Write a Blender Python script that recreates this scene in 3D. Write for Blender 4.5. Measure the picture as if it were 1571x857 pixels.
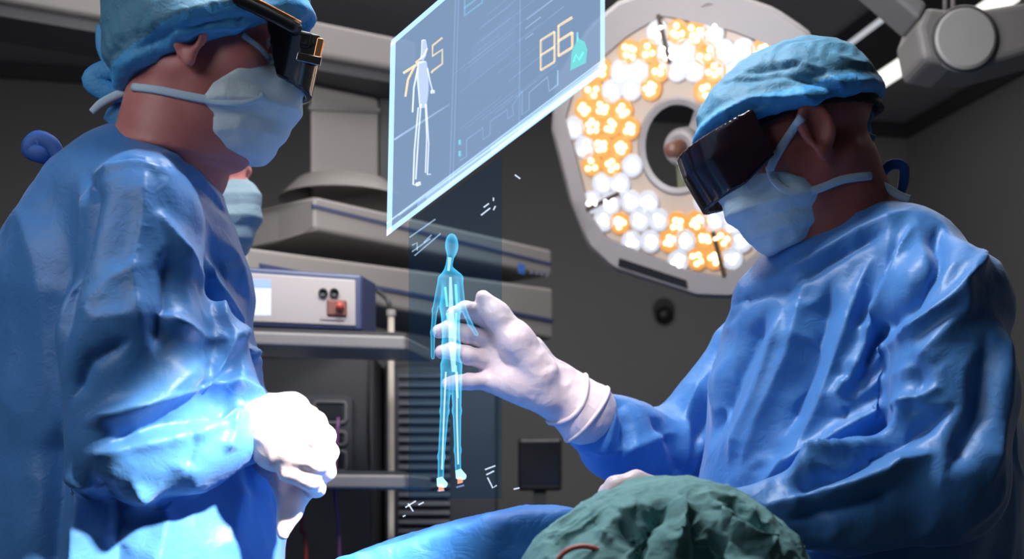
import bpy, math, random
import numpy as np
from mathutils import Vector
random.seed(7); rng = np.random.default_rng(7)
SC = bpy.context.scene
COL = SC.collection
for o in list(bpy.data.objects): bpy.data.objects.remove(o)

# ---------------------------------------------------------------- camera
F = 2000.0; CX, HY, CZ = 785.5, 780.0, 1.08      # focal length in pixels, horizon row, camera height
cam = bpy.data.cameras.new('camera'); camo = bpy.data.objects.new('camera', cam); COL.objects.link(camo)
camo.location = (0, 0, CZ); camo.rotation_euler = (math.radians(90), 0, 0)
cam.sensor_width = 36; cam.lens = F/1571*36; cam.shift_y = (HY-428.5)/1571; cam.clip_start = .05
cam.dof.use_dof = True; cam.dof.focus_distance = 1.62; cam.dof.aperture_fstop = 5.0
SC.camera = camo
SC.view_settings.view_transform = 'Standard'; SC.view_settings.look = 'None'
SC.view_settings.exposure = 0.0; SC.view_settings.gamma = 1.0; SC.view_settings.use_curve_mapping = False
SC.cycles.use_denoising = True
# ---------------------------------------------------------------- world and lights
w = bpy.data.worlds.new('world'); SC.world = w; w.use_nodes = True
w.node_tree.nodes['Background'].inputs[0].default_value = (.62, .66, .75, 1)
w.node_tree.nodes['Background'].inputs[1].default_value = 0.12
def light(name, kind, loc, target, energy, color, **kw):
    l = bpy.data.lights.new(name, kind); l.energy = energy; l.color = color
    for k, v in kw.items(): setattr(l, k, v)
    o = bpy.data.objects.new(name, l); COL.objects.link(o); o.location = loc
    o.rotation_euler = (Vector(target)-Vector(loc)).to_track_quat('-Z', 'Y').to_euler()
    return o
light('operating_light_beam', 'SPOT', (.55, .66, 2.0), (-.335, 1.49, .97), 640, (1, .92, .82), spot_size=math.radians(14.5), spot_blend=.22, shadow_soft_size=.05)
light('operating_light_spill', 'AREA', (-.15, 1.55, 2.45), (.25, 1.75, 1.2), 21, (.93, .96, 1), shape='DISK', size=.35)
light('hand_beam', 'SPOT', (-.15, .75, 2.3), (.02, 1.7, 1.30), 110, (1, .93, .93), spot_size=math.radians(15), spot_blend=.8, shadow_soft_size=.10)
light('left_fill_light', 'AREA', (-1.25, .65, 2.15), (-.5, 1.5, 1.45), 8.5, (.88, .93, 1), shape='RECTANGLE', size=1.0, size_y=.6)  # unseen fill added to brighten the left surgeon, no ceiling fixture
light('background_light', 'AREA', (-.2, 2.4, 2.9), (-.2, 3.6, 1.2), 11, (1, .96, .94), shape='RECTANGLE', size=1.2, size_y=.6)
light('room_fill_light', 'AREA', (.6, 3.4, 2.93), (.6, 3.4, 0), 30, (1, .97, .96), shape='RECTANGLE', size=2.6, size_y=1.4)  # unseen overhead fill added to raise the ambient level
light('back_room_light', 'AREA', (-.3, 2.2, 1.9), (.4, 6, 1.9), 11, (1, .97, .98), shape='RECTANGLE', size=1.0, size_y=.4)
# ---------------------------------------------------------------- helpers
def P(px, py, Y): return np.array([(px-CX)/F*Y, Y, CZ+(HY-py)/F*Y])
def sr(*c):
    return tuple(((v/255)/12.92 if v/255 <= .04045 else ((v/255+.055)/1.055)**2.4) for v in c)
def mat(name, col, rough=.6, metal=0, spec=.5, noise=None, bump=None, emis=None, es=1, sss=0, sheen=0, coat=0, trans=0, alpha=1):
    m = bpy.data.materials.new(name); m.use_nodes = True; nt = m.node_tree; b = nt.nodes['Principled BSDF']
    b.inputs['Base Color'].default_value = (*col, 1); b.inputs['Roughness'].default_value = rough
    b.inputs['Metallic'].default_value = metal; b.inputs['Specular IOR Level'].default_value = spec
    if sheen: b.inputs['Sheen Weight'].default_value = sheen; b.inputs['Sheen Roughness'].default_value = .4
    if coat: b.inputs['Coat Weight'].default_value = coat; b.inputs['Coat Roughness'].default_value = .08
    if trans: b.inputs['Transmission Weight'].default_value = trans
    if sss:
        b.inputs['Subsurface Weight'].default_value = sss; b.inputs['Subsurface Scale'].default_value = .008
        b.inputs['Subsurface Radius'].default_value = (1, .35, .2)
    if emis: b.inputs['Emission Color'].default_value = (*emis, 1); b.inputs['Emission Strength'].default_value = es
    tc = nt.nodes.new('ShaderNodeTexCoord')
    if noise:                                   # (scale, amount, second colour, stretch)
        mp = nt.nodes.new('ShaderNodeMapping'); mp.inputs['Scale'].default_value = noise[3] if len(noise) > 3 else (1, 1, 1)
        n = nt.nodes.new('ShaderNodeTexNoise'); n.inputs['Scale'].default_value = noise[0]; n.inputs['Detail'].default_value = 5
        r = nt.nodes.new('ShaderNodeMapRange'); r.inputs[1].default_value = .35; r.inputs[2].default_value = .65; r.inputs[4].default_value = noise[1]
        mx = nt.nodes.new('ShaderNodeMix'); mx.data_type = 'RGBA'
        mx.inputs[6].default_value = (*col, 1); mx.inputs[7].default_value = (*noise[2], 1)
        L = nt.links.new
        L(tc.outputs['Object'], mp.inputs[0]); L(mp.outputs[0], n.inputs['Vector']); L(n.outputs[0], r.inputs[0]); L(r.outputs[0], mx.inputs[0]); L(mx.outputs[2], b.inputs['Base Color'])
    if bump:                                    # (scale, strength, distance, stretch)
        mp = nt.nodes.new('ShaderNodeMapping'); mp.inputs['Scale'].default_value = bump[3] if len(bump) > 3 else (1, 1, 1)
        n = nt.nodes.new('ShaderNodeTexNoise'); n.inputs['Scale'].default_value = bump[0]; n.inputs['Detail'].default_value = 6; n.inputs['Distortion'].default_value = 1.0
        bp = nt.nodes.new('ShaderNodeBump'); bp.inputs['Strength'].default_value = bump[1]; bp.inputs['Distance'].default_value = bump[2]
        L = nt.links.new
        L(tc.outputs['Object'], mp.inputs[0]); L(mp.outputs[0], n.inputs['Vector']); L(n.outputs[0], bp.inputs['Height']); L(bp.outputs[0], b.inputs['Normal'])
    return m
def glow(name, col, strength, opacity=0.0, rim=0.0, tint=(1, 1, 1)):
    """light-giving see-through hologram stuff: transparent + emission"""
    m = bpy.data.materials.new(name); m.use_nodes = True; nt = m.node_tree; nt.nodes.clear(); L = nt.links.new
    out = nt.nodes.new('ShaderNodeOutputMaterial'); add = nt.nodes.new('ShaderNodeAddShader')
    t = nt.nodes.new('ShaderNodeBsdfTransparent'); t.inputs[0].default_value = (*[c*(1-opacity) for c in tint], 1)
    e = nt.nodes.new('ShaderNodeEmission'); e.inputs[0].default_value = (*col, 1); e.inputs[1].default_value = strength
    if rim:
        lw = nt.nodes.new('ShaderNodeLayerWeight'); lw.inputs[0].default_value = .5
        mr = nt.nodes.new('ShaderNodeMapRange'); mr.inputs[3].default_value = strength; mr.inputs[4].default_value = strength+rim
        L(lw.outputs['Facing'], mr.inputs[0]); L(mr.outputs[0], e.inputs[1])
    L(t.outputs[0], add.inputs[0]); L(e.outputs[0], add.inputs[1]); L(add.outputs[0], out.inputs[0])
    return m
def link(name, me, m=None, parent=None, smooth=True):
    o = bpy.data.objects.new(name, me); COL.objects.link(o)
    if m is not None and not me.materials: me.materials.append(m)
    if smooth: me.polygons.foreach_set('use_smooth', [True]*len(me.polygons))
    if parent is not None:
        o.parent = parent; o.matrix_parent_inverse = parent.matrix_world.inverted() if False else o.matrix_parent_inverse
        o.location = -Vector(parent.location)
    return o
def thing(name, label, cat, loc, group=None):
    o = bpy.data.objects.new(name, None); COL.objects.link(o); o.location = tuple(float(v) for v in loc); o.empty_display_size = .05
    o['label'] = label; o['category'] = cat
    if group: o['group'] = group
    return o
def tag(o, label=None, cat=None, group=None, kind=None):
    if label: o['label'] = label
    if cat: o['category'] = cat
    if group: o['group'] = group
    if kind: o['kind'] = kind
    return o
class MB:
    def __init__(s): s.v = []; s.f = []
    def add(s, v, f):
        n = len(s.v); s.v += [tuple(float(c) for c in q) for q in v]; s.f += [tuple(i+n for i in g) for g in f]; return s
    def prism(s, pts, ex):
        pts = [np.array(p, float) for p in pts]; ex = np.array(ex, float); n = len(pts)
        return s.add(pts+[p+ex for p in pts], [tuple(range(n))[::-1], tuple(range(n, 2*n))]+[(i, (i+1) % n, (i+1) % n+n, i+n) for i in range(n)])
    def box(s, c, u, v, w_):
        c, u, v, w_ = [np.array(a, float) for a in (c, u, v, w_)]
        return s.prism([c-u-v-w_, c+u-v-w_, c+u+v-w_, c-u+v-w_], 2*w_)
    def tube(s, pts, r, n=10, flat=None, k=1.0, closed=False):
        pts = [np.array(p, float) for p in pts]; m = len(pts); rs = r if hasattr(r, '__len__') else [r]*m
        base = []; up = np.array((.13, .21, .97))
        for i in range(m):
            a = pts[i-1] if (i > 0 or closed) else pts[i]; b = pts[(i+1) % m] if (i < m-1 or closed) else pts[i]
            t = b-a; t /= (np.linalg.norm(t)+1e-9); u = np.cross(t, up)
            if np.linalg.norm(u) < 1e-3: u = np.cross(t, (1, 0, 0))
            u /= np.linalg.norm(u); v = np.cross(t, u); up = np.cross(u, t)
            for j in range(n):
                q = rs[i]*(math.cos(2*math.pi*j/n)*u+math.sin(2*math.pi*j/n)*v)
                if flat is not None: q = q-(1-k)*np.dot(q, flat)*np.array(flat)
                base.append(pts[i]+q)
        f = []
        for i in range(m if closed else m-1):
            for j in range(n):
                a, b = i*n, ((i+1) % m)*n; f.append((a+j, a+(j+1) % n, b+(j+1) % n, b+j))
        if not closed: f += [tuple(range(n))[::-1], tuple(range((m-1)*n, m*n))]
        return s.add(base, f)
    def lathe(s, c, ax, prof, n=32):
        """prof: (distance along axis, radius)"""
        c = np.array(c, float); ax = np.array(ax, float); ax /= np.linalg.norm(ax)
        u = np.cross(ax, (.1, .2, .97)); u /= np.linalg.norm(u); v = np.cross(ax, u); b = []
        for (h, r) in prof:
            for j in range(n): b.append(c+ax*h+r*(math.cos(2*math.pi*j/n)*u+math.sin(2*math.pi*j/n)*v))
        f = [(i*n+j, i*n+(j+1) % n, (i+1)*n+(j+1) % n, (i+1)*n+j) for i in range(len(prof)-1) for j in range(n)]
        return s.add(b, f)
    def build(s, name, m, parent=None, smooth=False, bevel=0):
        me = bpy.data.meshes.new(name); me.from_pydata(s.v, [], s.f); me.validate(); me.update()
        import bmesh
        bm = bmesh.new(); bm.from_mesh(me); bmesh.ops.recalc_face_normals(bm, faces=bm.faces); bm.to_mesh(me); bm.free()
        o = link(name, me, m, parent, smooth)
        if bevel:
            b = o.modifiers.new('bevel', 'BEVEL'); b.width = bevel; b.segments = 3; b.limit_method = 'ANGLE'; b.angle_limit = math.radians(35)
        return o
def spline(pts, n=6):
    pts = [np.array(p, float) for p in pts]; q = [2*pts[0]-pts[1]]+pts+[2*pts[-1]-pts[-2]]; out = []
    for i in range(1, len(q)-2):
        for k in range(n):
            t = k/n; a, b, c, d = q[i-1:i+3]
            out.append(.5*((2*b)+(-a+c)*t+(2*a-5*b+4*c-d)*t*t+(-a+3*b-3*c+d)*t**3))
    return out+[pts[-1]]

# ---------------------------------------------------------------- smooth solid modelling on a grid
def axis(lo, hi, coarse, flo=None, fhi=None, fine=None):
    if fine is None: return np.arange(lo, hi, coarse)
    return np.concatenate([np.arange(lo, flo, coarse), np.arange(flo, fhi, fine), np.arange(fhi, hi, coarse)])
def vn(x): return np.linalg.norm(x)
class Field:
    def __init__(s, xs, ys, zs):
        s.ax = [a.astype(np.float32) for a in (xs, ys, zs)]; s.d = np.full([len(a) for a in s.ax], .12, np.float32)
    def sl(s, lo, hi, m=.05):
        r = []
        for a, l, h in zip(s.ax, lo, hi):
            i = max(0, np.searchsorted(a, l-m)-1); j = min(len(a), np.searchsorted(a, h+m)+1); r.append(slice(i, j))
        return tuple(r)
    def grid(s, sl): return [s.ax[0][sl[0]][:, None, None], s.ax[1][sl[1]][None, :, None], s.ax[2][sl[2]][None, None, :]]
    def put(s, sl, b, k, mode):
        a = s.d[sl]
        if mode == 'sub': a = -a
        if k > 0:
            h = np.clip(.5+.5*(b-a)/k, 0, 1); r = b*(1-h)+a*h-k*h*(1-h)
        else: r = np.minimum(a, b)
        s.d[sl] = -r if mode == 'sub' else r
    def cap(s, a, b, ra, rb, k=.02, flat=None, fk=1, mode='add'):
        a, b = np.array(a, float), np.array(b, float); R = max(ra, rb)
        sl = s.sl(np.minimum(a, b)-R, np.maximum(a, b)+R, .03+k)
        if any(q.stop-q.start < 1 for q in sl): return s
        X, Y, Z = s.grid(sl); ba = b-a; L2 = max(ba@ba, 1e-9)
        t = np.clip(((X-a[0])*ba[0]+(Y-a[1])*ba[1]+(Z-a[2])*ba[2])/L2, 0, 1)
        qx, qy, qz = X-a[0]-t*ba[0], Y-a[1]-t*ba[1], Z-a[2]-t*ba[2]; d2 = qx*qx+qy*qy+qz*qz
        if flat is not None:
            n = np.array(flat, float); n /= vn(n); dn = qx*n[0]+qy*n[1]+qz*n[2]; d2 = d2+(fk*fk-1)*dn*dn
        s.put(sl, np.sqrt(d2)-(ra+(rb-ra)*t), k, mode); return s
    def chain(s, pts, rs, **kw):
        for i in range(len(pts)-1): s.cap(pts[i], pts[i+1], rs[i], rs[i+1], **kw)
        return s
    def ell(s, c, r, R=None, k=.015, mode='add'):
        c, r = np.array(c, float), np.array(r, float); R = np.eye(3) if R is None else R
        sl = s.sl(c-r.max(), c+r.max(), .02+k)
        if any(q.stop-q.start < 1 for q in sl): return s
        X, Y, Z = s.grid(sl); X, Y, Z = X-c[0], Y-c[1], Z-c[2]
        u = [R[0, i]*X+R[1, i]*Y+R[2, i]*Z for i in range(3)]
        k0 = np.sqrt(sum((u[i]/r[i])**2 for i in range(3))); k1 = np.sqrt(sum((u[i]/r[i]**2)**2 for i in range(3)))
        s.put(sl, k0*(k0-1)/(k1+1e-9), k, mode); return s
    def local(s, o, R):
        X, Y, Z = s.grid((slice(None),)*3); X, Y, Z = X-o[0], Y-o[1], Z-o[2]
        return [R[0, i]*X+R[1, i]*Y+R[2, i]*Z for i in range(3)]
    def clip(s, b, k=.003):                       # keep where b < 0
        a, b = -s.d, -b; h = np.clip(.5+.5*(b-a)/k, 0, 1); s.d = -(b*(1-h)+a*h-k*h*(1-h)); return s
    def near_y(s, x, z):
        i = np.abs(s.ax[0]-x).argmin(); k = np.abs(s.ax[2]-z).argmin(); c = s.d[i, :, k]; j = np.argmax(c < 0)
        if c[j] >= 0: return None
        return float(s.ax[1][j-1]+(s.ax[1][j]-s.ax[1][j-1])*c[j-1]/(c[j-1]-c[j])) if j else float(s.ax[1][0])
    def mesh(s):
        d = s.d; ax = s.ax; sg = d < 0; nx, ny, nz = d.shape
        cnt = np.zeros((nx-1, ny-1, nz-1), np.uint8)
        for i in (0, 1):
            for j in (0, 1):
                for k in (0, 1): cnt += sg[i:nx-1+i, j:ny-1+j, k:nz-1+k]
        ci, cj, ck = np.nonzero((cnt > 0) & (cnt < 8)); N = len(ci)
        idx = np.full(cnt.shape, -1, np.int64); idx[ci, cj, ck] = np.arange(N)
        acc = np.zeros((N, 3)); num = np.zeros(N)
        corners = [(a, b, c) for a in (0, 1) for b in (0, 1) for c in (0, 1)]
        for p in corners:
            for q in corners:
                if sum(q) == sum(p)+1 and all(q[t] >= p[t] for t in range(3)):
                    a = d[ci+p[0], cj+p[1], ck+p[2]]; b = d[ci+q[0], cj+q[1], ck+q[2]]; m = (a < 0) != (b < 0)
                    t = np.where(m, a/(a-b+1e-12), 0)
                    for x_, (II, p_, q_) in enumerate(zip((ci, cj, ck), p, q)):
                        A = ax[x_][II+p_]; B = ax[x_][II+q_]; acc[:, x_] += np.where(m, A+(B-A)*t, 0)
                    num += m
        V = acc/num[:, None]; Q = []
        for A in range(3):
            s0 = [slice(None)]*3; s1 = [slice(None)]*3; s0[A] = slice(0, -1); s1[A] = slice(1, None)
            a, b = sg[tuple(s0)], sg[tuple(s1)]; I = np.array(np.nonzero(a != b)); B, C = [(1, 2), (2, 0), (0, 1)][A]
            ok = (I[B] > 0) & (I[C] > 0) & (I[B] < d.shape[B]-1) & (I[C] < d.shape[C]-1); I = I[:, ok]
            inside = a[tuple(I)]
            def at(db, dc):
                J = I.copy(); J[B] -= db; J[C] -= dc; return idx[tuple(J)]
            q = np.stack([at(1, 1), at(0, 1), at(0, 0), at(1, 0)], 1); q[~inside] = q[~inside][:, ::-1]; Q.append(q)
        return V, np.concatenate(Q)
def vnoise(p, seed=0):
    i = np.floor(p).astype(np.int64); f = p-i; f = f*f*(3-2*f); r = 0
    for a in (0, 1):
        for b in (0, 1):
            for c in (0, 1):
                h = ((i[:, 0]+a)*374761393+(i[:, 1]+b)*668265263+(i[:, 2]+c)*2147483647+seed*1274126177) & 0xffffffff
                h = ((h ^ (h >> 13))*1103515245) & 0xffffffff; h = (h ^ (h >> 16)) & 0xffff
                r = r+(h/32767.5-1)*(f[:, 0] if a else 1-f[:, 0])*(f[:, 1] if b else 1-f[:, 1])*(f[:, 2] if c else 1-f[:, 2])
    return r
def normals(V, Q):
    n = np.cross(V[Q[:, 2]]-V[Q[:, 0]], V[Q[:, 3]]-V[Q[:, 1]]); N = np.zeros_like(V)
    for k in range(4): np.add.at(N, Q[:, k], n)
    return N/(np.linalg.norm(N, axis=1)[:, None]+1e-12)
def relax(V, Q, it=2):
    for _ in range(it):
        S = np.zeros_like(V); c = np.zeros(len(V))
        for k in range(4):
            for j in (1, 3):
                np.add.at(S, Q[:, k], V[Q[:, (k+j) % 4]]); np.add.at(c, Q[:, k], 1)
        V = V*.4+.6*S/np.maximum(c, 1)[:, None]
    return V
def subdiv(V, Q):
    e = np.concatenate([Q[:, [0, 1]], Q[:, [1, 2]], Q[:, [2, 3]], Q[:, [3, 0]]]); e.sort(axis=1)
    u, inv = np.unique(e[:, 0]*len(V)+e[:, 1], return_inverse=True); a, b = u//len(V), u % len(V)
    n = len(V); m = len(Q); ei = (inv+n).reshape(4, m); fc = np.arange(m)+n+len(u)
    V2 = np.concatenate([V, (V[a]+V[b])/2, V[Q].mean(1)])
    Q2 = np.concatenate([np.stack([Q[:, k], ei[k], fc, ei[k-1]], 1) for k in range(4)])
    return V2, Q2
def creases(V, N, items, side=-1):
    """real folds: each item is a line (picked at a nominal depth Y), a width and a height in metres; pushes the cloth along its normal"""
    D = np.zeros(len(V)); wgt = np.clip((-N[:, 1])*1.6+.25, 0, 1) if side < 0 else np.ones(len(V))
    for Y, pts, w_, a_ in items:
        q = np.array([P(x, y, Y)[[0, 2]] for x, y in pts]); p = V[:, [0, 2]]; best = np.full(len(V), 9.); tb = np.zeros(len(V)); L = len(q)-1
        for i in range(L):
            ba = q[i+1]-q[i]; t = np.clip(((p-q[i])@ba)/(ba@ba), 0, 1); dd = np.linalg.norm(p-q[i]-t[:, None]*ba, axis=1)
            m = dd < best; best[m] = dd[m]; tb[m] = (i+t[m])/L
        ends = np.clip(np.minimum(tb, 1-tb)*5+.25, 0, 1)
        D += 1.5*a_*np.exp(-(best/(w_*(.35+.65*ends)))**1.35)*ends
    return V+N*(D*wgt)[:, None]
def crinkle(V, N, amp, scale, stretch=(1, 1, 1), seed=0, ridged=True):
    n = vnoise(V*np.array(stretch)*scale+vnoise(V*scale*.5, seed+9)[:, None]*.7, seed)
    if ridged: n = (1-2*np.abs(n))*.7
    return V+N*(n*amp)[:, None]
def to_obj(name, V, Q, m, parent=None):
    me = bpy.data.meshes.new(name); me.vertices.add(len(V)); me.vertices.foreach_set('co', V.astype(np.float32).ravel())
    me.loops.add(len(Q)*4); me.loops.foreach_set('vertex_index', Q.astype(np.int32).ravel())
    me.polygons.add(len(Q)); me.polygons.foreach_set('loop_start', np.arange(0, len(Q)*4, 4, dtype=np.int32))
    me.update(calc_edges=True); me.validate()
    return link(name, me, m, parent, True)

# ---------------------------------------------------------------- materials
GOWN = mat('gown_cloth', (.075, .255, .62), rough=.45, spec=.45, sheen=.2, noise=(9, .35, (.05, .19, .52)), bump=(70, .25, .004))
CAPM = mat('cap_cloth', (.085, .25, .38), rough=.65, noise=(30, .5, (.055, .18, .30)), bump=(90, .4, .004))
CAPB = mat('cap_band_cloth', (.07, .34, .68), rough=.6, bump=(90, .4, .004))
MASKW = mat('white_mask_cloth', (.66, .75, .78), rough=.7, noise=(40, .4, (.58, .69, .75)), bump=(120, .35, .003))
MASKM = mat('mask_cloth', (.52, .70, .80), rough=.7, noise=(40, .4, (.44, .63, .76)), bump=(120, .35, .003))
STRAP = mat('mask_strap', (.55, .70, .82), rough=.7, bump=(200, .3, .002))
SKIN = mat('skin', (.62, .22, .19), rough=.5, sss=.12, noise=(35, .6, (.52, .15, .14)), bump=(220, .15, .002))
SKIN_D = mat('tanned_skin', (.46, .135, .11), rough=.5, sss=.12, noise=(35, .6, (.33, .085, .06)), bump=(220, .15, .002))
GLOVE = mat('latex_glove', (.78, .66, .68), rough=.42, sss=.10, noise=(25, .4, (.72, .56, .60)), bump=(45, .4, .004))
GREEN = mat('green_cap_cloth', (.155, .33, .33), rough=.85, noise=(18, .5, (.10, .25, .27)), bump=(80, .4, .004))
DRAPE = mat('drape_cloth', (.035, .21, .62), rough=.6, noise=(6, .5, (.025, .14, .50)), bump=(40, .4, .006))
BLACK = mat('black_plastic', (.012, .012, .014), rough=.35)
VISOR = mat('visor_glass', (.008, .006, .012), rough=.16, spec=.35, coat=.25, noise=(3, .6, (.03, .012, .012)))
GREY = mat('grey_painted_metal', (.21, .195, .185), rough=.5, noise=(4, .5, (.175, .165, .16)), bump=(60, .05, .002))
LAMPG = mat('lamp_housing_enamel', (.30, .275, .27), rough=.4, noise=(3, .5, (.26, .24, .24)))
PALE = mat('pale_front_panel', (.33, .295, .285), rough=.5, noise=(5, .4, (.29, .265, .26)))
DARK = mat('dark_metal', (.03, .03, .033), rough=.5, noise=(6, .5, (.045, .045, .05)))
NAVY = mat('navy_trim', (.03, .045, .11), rough=.4)
CHROME = mat('chrome', (.7, .66, .62), rough=.15, metal=1)
COPPER = mat('copper_trim', (.75, .36, .16), rough=.3, metal=1)
WALL = mat('wall_paint', (.20, .195, .20), rough=.8, noise=(.8, .5, (.23, .225, .225)), bump=(20, .05, .01))
CEIL = mat('ceiling_paint', (.34, .34, .35), rough=.8, noise=(1.2, .5, (.40, .40, .402)))
FLOOR = mat('floor_vinyl', (.10, .11, .12), rough=.35, noise=(3, .5, (.13, .14, .15)))
TRIM = mat('trim_paint', (.05, .05, .055), rough=.6)
TROUS = mat('scrub_trousers', (.05, .15, .32), rough=.7)
CLOG = mat('theatre_clog', (.3, .3, .32), rough=.4)

# ---------------------------------------------------------------- the room (turned a little to the camera)
yaw = math.radians(12.3); E1 = np.array((-math.sin(yaw), math.cos(yaw), 0)); E2 = np.array((math.cos(yaw), math.sin(yaw), 0)); UP = np.array((0, 0, 1.))
ZC = 3.0
def R3(a, b, z): return E1*a+E2*b+UP*z
BK = 5.95; RT = 3.32; LF = -3.4; FR = -2.6
def slab(name, pts, ex, m):
    o = MB().prism(pts, ex).build(name, m); o['kind'] = 'structure'; return o
slab('floor', [R3(FR, LF, 0), R3(FR, RT, 0), R3(BK, RT, 0), R3(BK, LF, 0)], (0, 0, -.1), FLOOR)
slab('ceiling', [R3(FR, LF, ZC), R3(FR, RT, ZC), R3(BK, RT, ZC), R3(BK, LF, ZC)], (0, 0, .1), CEIL)
slab('wall_back', [R3(BK, LF, 0), R3(BK, RT, 0), R3(BK, RT, ZC), R3(BK, LF, ZC)], E1*.1, WALL)
slab('wall_right', [R3(FR, RT, 0), R3(BK, RT, 0), R3(BK, RT, ZC), R3(FR, RT, ZC)], E2*.1, WALL)
slab('wall_left', [R3(FR, LF, 0), R3(BK, LF, 0), R3(BK, LF, ZC), R3(FR, LF, ZC)], -E2*.1, WALL)
slab('wall_front', [R3(FR, LF, 0), R3(FR, RT, 0), R3(FR, RT, ZC), R3(FR, LF, ZC)], -E1*.1, WALL)
slab('baseboard_back', [R3(BK-.015, LF, 0), R3(BK-.015, RT, 0), R3(BK-.015, RT, .1), R3(BK-.015, LF, .1)], E1*.014, TRIM)
slab('trim_1', [R3(BK-.03, LF, ZC-.07), R3(BK-.03, RT, ZC-.07), R3(BK-.03, RT, ZC-.001), R3(BK-.03, LF, ZC-.001)], E1*.029, TRIM)
slab('trim_2', [R3(FR, RT-.03, ZC-.07), R3(BK-.031, RT-.03, ZC-.07), R3(BK-.031, RT-.03, ZC-.001), R3(FR, RT-.03, ZC-.001)], E2*.029, TRIM)
def ceil_pt(px, py, dz=0):
    Y = (ZC+dz-CZ)*F/(HY-py); return P(px, py, Y)
# ceiling light strip: lit diffuser in a dark housing, running along the room
TUBE = mat('lit_diffuser', (.9, .9, .88), emis=(1, .99, .93), es=1.5)
def strip_light(a, b, wid, label):
    a, b = np.array(a), np.array(b); c = (a+b)/2; t = (b-a)/2; n = np.cross(t/vn(t), UP)
    o = thing('ceiling_strip_light', label, 'ceiling light', c+np.array((0, 0, .03)))
    MB().box(c+UP*.0, t, n*wid/2, UP*.008).build('diffuser', TUBE, o)
    MB().box(c+UP*.025, t*1.01, n*(wid/2+.012), UP*.016).build('housing', GREY, o, bevel=.004)
    return o
a = ceil_pt(1306, 152, -.05); L_ = 2.6
strip_light(a-E1*.0, a-E1*L_, .105, 'long white glowing strip light on the ceiling behind the right surgeon\'s cap')
# metal ceiling rail left of the strip, its bright edge line put in as emission
def rail(name, px, py, wid, hgt, L2, m, label, cat, edge=None):
    a = ceil_pt(px, py, -hgt); c = a-E1*L2/2
    o = thing(name, label, cat, c+UP*hgt)
    MB().box(c+UP*hgt/2, E1*L2/2, E2*wid/2, UP*hgt/2*.98).build('channel', m, o, bevel=.006)
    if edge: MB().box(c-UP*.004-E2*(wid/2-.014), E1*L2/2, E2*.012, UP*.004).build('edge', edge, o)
    return o
rail('ceiling_rail', 1245, 145, .30, .06, 3.0, mat('dull_steel', (.10, .10, .11), rough=.3, metal=.7), 'dull steel ceiling rail with a thin glow put on its edge, left of the bright strip light', 'ceiling rail', mat('edge_glow', (.6, .6, .6), emis=(.9, .93, 1), es=.55))

# ---------------------------------------------------------------- ceiling beam, pendant and shelves in the background
DV = np.array((.66, .75, 0)); DV /= vn(DV); NV = np.array((DV[1], -DV[0], 0)); Q0 = P(479, 319, 3.0)
def PP(px, py, off=0.0):
    """the point seen at (px,py) on the vertical front plane of the pendant, moved off metres towards the viewer"""
    q = Q0+NV*off; r = np.array(((px-CX)/F, 1.0)); A = np.array([[r[0], -DV[0]], [r[1], -DV[1]]]); Y = np.linalg.solve(A, q[:2])[0]
    return P(px, py, Y)
def at_plane(p, z): return np.array((p[0], p[1], z))
# beam
o = thing('suspension_beam', 'pale grey ceiling beam crossing above and behind the left surgeon\'s cap', 'beam', P(300, 0, 3.2)+np.array((0, 0, .3)))
bl, br = P(-120, 780-(780-112)*3.48/2.9, 2.9), P(640, 112, 3.48); h_ = .085
tv = br-bl; nb = np.cross(tv/vn(tv), UP)
MB().prism([bl, br, br+UP*h_, bl+UP*(h_+.02)], -nb*.22).build('beam', GREY, o, bevel=.012)
MB().prism([bl-UP*.03-nb*.02, br-UP*.03-nb*.02, br-UP*.001-nb*.02, bl-UP*.001-nb*.02], -nb*.18).build('cable_channel', DARK, o)  # dark strip standing in for the shade on the beam's underside
MB().lathe(P(146, 17, 3.10)+nb*.012, nb, [(-.01, .006), (.0, .006), (.001, 0)], 12).build('bolt', BLACK, o)
MB().tube([br-tv*.55-nb*.11+UP*.1, br-tv*.55-nb*.11+UP*(ZC-br[2]-.001)], .06, 20).build('ceiling_stem', GREY, o, smooth=True)
# column
o = thing('pendant_column', 'boxy light grey column hanging under the beam, left of the hologram screen', 'pendant column', P(525, 290, 3.5))
cl, cr = P(476, 290, 3.46), P(581, 290, 3.58); zt = br[2]-.034
MB().prism([cl, cr, at_plane(cr, zt), at_plane(cl, zt)], (-.03, .18, 0)).build('column', GREY, o, bevel=.012)
c2l, c2r = P(474, 168, 3.45), P(583, 172, 3.57)
MB().prism([c2l, c2r, c2r+UP*.012, c2l+UP*.012], (-.03, .2, 0)).build('joint_ring', mat('dark_grey_joint', (.15, .145, .14), rough=.5), o)
MB().prism([cr+np.array((.002, .01, 0)), cr+np.array((.035, .02, 0)), at_plane(cr, zt)+np.array((.035, .02, 0)), at_plane(cr, zt)+np.array((.002, .01, 0))], (-.02, .14, 0)).build('side_cover', DARK, o)
# pendant head: box with a sloped left end
o = thing('pendant_head', 'wide grey pendant housing with a dark line along it, under the column', 'medical pendant', PP(600, 385))
A, B = PP(482, 353), PP(847, 424); topA, topB = at_plane(PP(482, 300), PP(482, 300)[2]), PP(847, 383)
back = -NV*.30
end = P(427, 376, 3.12); endt = P(427, 322, 3.12)
v = [A, B, topB, topA, A+back, B+back, topB+back, topA+back, end, endt, end+back*.75, endt+back*.75]
MB().add(v, [(0, 1, 2, 3), (5, 4, 7, 6), (3, 2, 6, 7), (1, 5, 6, 2), (8, 0, 3, 9), (10, 11, 7, 4), (9, 3, 7, 11), (0, 8, 10, 4), (0, 4, 5, 1), (8, 9, 11, 10)]).build('housing', GREY, o, bevel=.012)
s1, s2 = PP(480, 318, .004), PP(846, 407, .004)
MB().prism([s1, s2, s2+UP*.008, s1+UP*.008], -NV*.006).build('trim_line', NAVY, o)
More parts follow.
